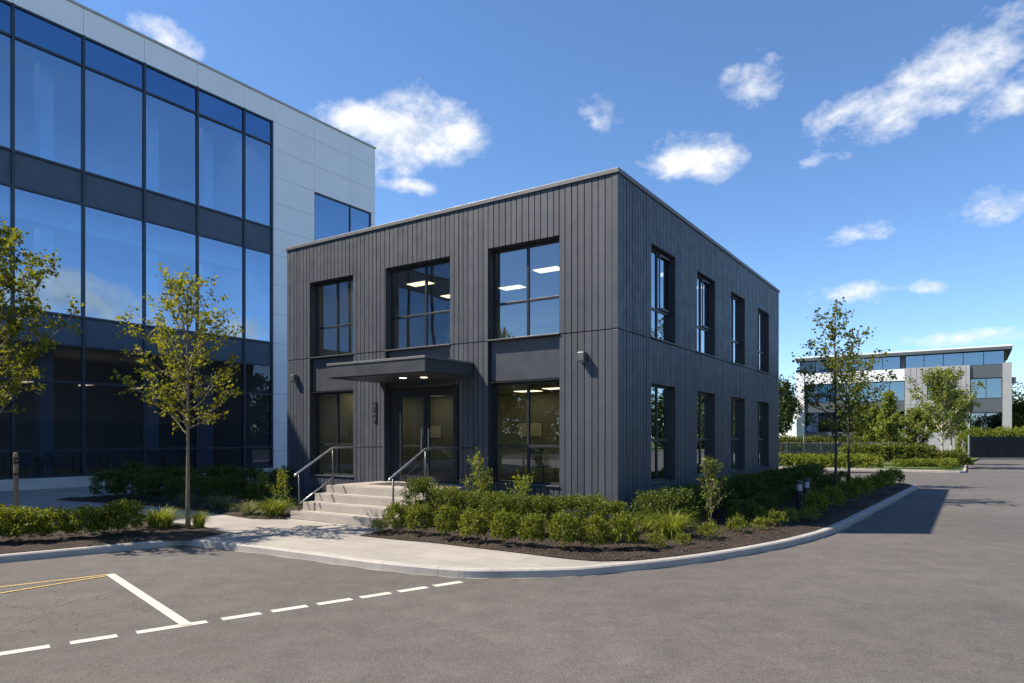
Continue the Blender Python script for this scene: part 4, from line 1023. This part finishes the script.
for i in range(9):
    farput(FL, 900+8.2*i, 42.5+.1*i + (1.6 if i > 6 else 0), .62, f'{ORD[i]} low spreading shrub from the left along the front of the island bed', 'low shrubs edging the island bed', sz=.6)
for i in range(7):
    p = c1 + v_*(1.5+1.7*i) + u_*1.0
    place(FL[i % 2], 'far_low_bush', Vector((p.x, p.y, PV)), i*1.3, (.6, .6, .62), f'{ORD[i]} low shrub from the front along the right kerb of the island bed', 'shrub', 'low shrubs along the island kerb')
for i in range(14):
    farput(FH, 775+9.6*i, 63, 1.1, f'{ORD[i]} green bush from the left in the tall hedge behind the metal fence', 'tall hedge behind the metal fence', 'hedge', 1.38, 0)
for i in range(9):
    farput(FL, 966+9.5*i, 67, 1.15, f'{ORD[i]} light green bush from the left in the hedge above the dark fence', 'hedge above the dark fence', 'hedge', 2.95, -.06)
# metal fence
d_ = 56.0; x0 = (770-512)/FPX*d_; x1 = (906-512)/FPX*d_
ft = thing('metal_fence', Vector((x0, d_, PV-.01)), 0, 'grey metal railing fence with a mesh panel among the hedges right of the dark building', 'fence')
npost = 9
for k in range(npost):
    x = (x1-x0)*k/(npost-1); b = MB(); b.box(x-.045, x+.045, -.045, .045, 0, 1.62 if k != 2 else 2.1); b.build('post', M['fence_wood'], ft)
b = MB()
for z in (.35, .75, 1.5): b.box(0, x1-x0, -.03, .03, z, z+.06)
b.build('rail', M['fence_wood'], ft)
b = MB()
for k in range(90):
    x = (x1-x0)*(k+.5)/90
    b.box(x-.012, x+.012, -.06, -.032, .2, 1.55)
b.build('picket_panel', M['fence_wood'], ft)
b = MB()
for k in range(40):
    x = 2.6 + k*.11; b.box(x, x+.05, .035, .05, .5, 1.45)
b.build('mesh_panel', M['steel_dark'], ft)
# dark fence closing the side road
fx0 = (969-512)/FPX*64.5
fd = thing('dark_fence', Vector((fx0, 64.5, 0)), 0, 'dark solid metal fence closing the side road at the right edge', 'fence')
for k in range(11):
    b = MB(); b.box(k*1.8-.06, k*1.8+.06, -.06, .06, 0, 2.32); b.build('post', M['black' if k else 'steel'], fd)
for k in range(10):
    b = MB()
    b.box(k*1.8+.065, k*1.8+1.735, -.02, .02, .12, 2.15)
    for q in range(7): b.box(k*1.8+.15+q*.23, k*1.8+.19+q*.23, -.04, -.021, .14, 2.13)
    b.build('fence_panel', M['black'], fd)
b = MB(); b.box(fx0-.2, fx0+22, 63.6, 63.9, -.02, .14); struct(b.build('kerb', M['kerb']))
b = MB(); b.quad((fx0-.5, 63.9, .1), (90, 63.9, .1), (90, 66.5, .1), (fx0-.5, 66.5, .1)); struct(b.build('verge', M['grass']))

# ------------------------------------------------------------------ bollard lights, stake
def bollard(loc, label):
    t = thing('bollard_light', loc, 0, label, 'bollard light', 'bollard lights in the roadside bed')
    b = MB(); b.tube([(0,0,0),(0,0,.60)], .085, 20); b.build('post', M['black'], t, smooth=False)
    b = MB(); b.tube([(0,0,.601),(0,0,.76)], .078, 20); b.build('lens', M['lens'], t, smooth=False)
    b = MB()
    for k in range(4):
        a = k*PI/2+.5; b.tube([(.084*math.cos(a), .084*math.sin(a), .60), (.084*math.cos(a), .084*math.sin(a), .762)], .006, 5)
    b.build('guard', M['black'], t)
    b = MB(); b.tube([(0,0,.762),(0,0,.825),(0,0,.85)], [.09,.09,.07], 20); b.build('cap', M['black'], t)
    return t
bollard(gp(799.5, 513.5, PV), 'nearer black bollard light with a frosted band in the roadside bed')
bollard(gp(806.8, 509.5, PV), 'black bollard light partly hidden behind the nearer bollard')
sk = thing('tree_stake', Vector((-10.40, 14.25, PV)), 0, 'weathered round wooden stake with dark ties rising behind the left shrubs', 'stake')
b = MB(); b.tube([(0,0,0),(.01,0,.8),(.0,0,1.62),(0,0,1.66)], [.05,.048,.046,.03], 10); b.build('post', M['stake'], sk)
for z in (1.18, 1.42, 1.50):
    b = MB(); b.tube([(0,0,z),(0,0,z+.05)], .053, 12); b.build('tie', M['band'], sk)

# ------------------------------------------------------------------ woods outside the frame, met only in reflections
def woods(name, centre, direc, n, label, seed):
    r = R(seed); b = MB()
    for k in range(n):
        c_ = centre + direc*(k-n/2)*7 + Vector((r.uniform(-4,4), r.uniform(-4,4), 0)); hg = r.uniform(8, 13); rad = r.uniform(3.5, 5)
        for j in range(2600):
            d = rvec(r); p_ = c_ + Vector((d.x*rad, d.y*rad, hg*.5 + d.z*hg*.5))*1.0
            s = r.uniform(.4, .9); b.leaf(p_ + rvec(r)*.7, rvec(r), d + rvec(r)*.5, s, s*.8)
    o = b.build(name, M['leaf_dark']); tag(o, label, 'woodland', None, 'stuff'); return o
woods('woodland', Vector((80, 32, 0)), Vector((.2, .98, 0)), 22, 'belt of dark trees beyond the car park to the right', 5)
woods('woodland', Vector((-55, -38, 0)), Vector((-.6, .8, 0)), 10, 'belt of dark trees beyond the car park behind on the left', 6)
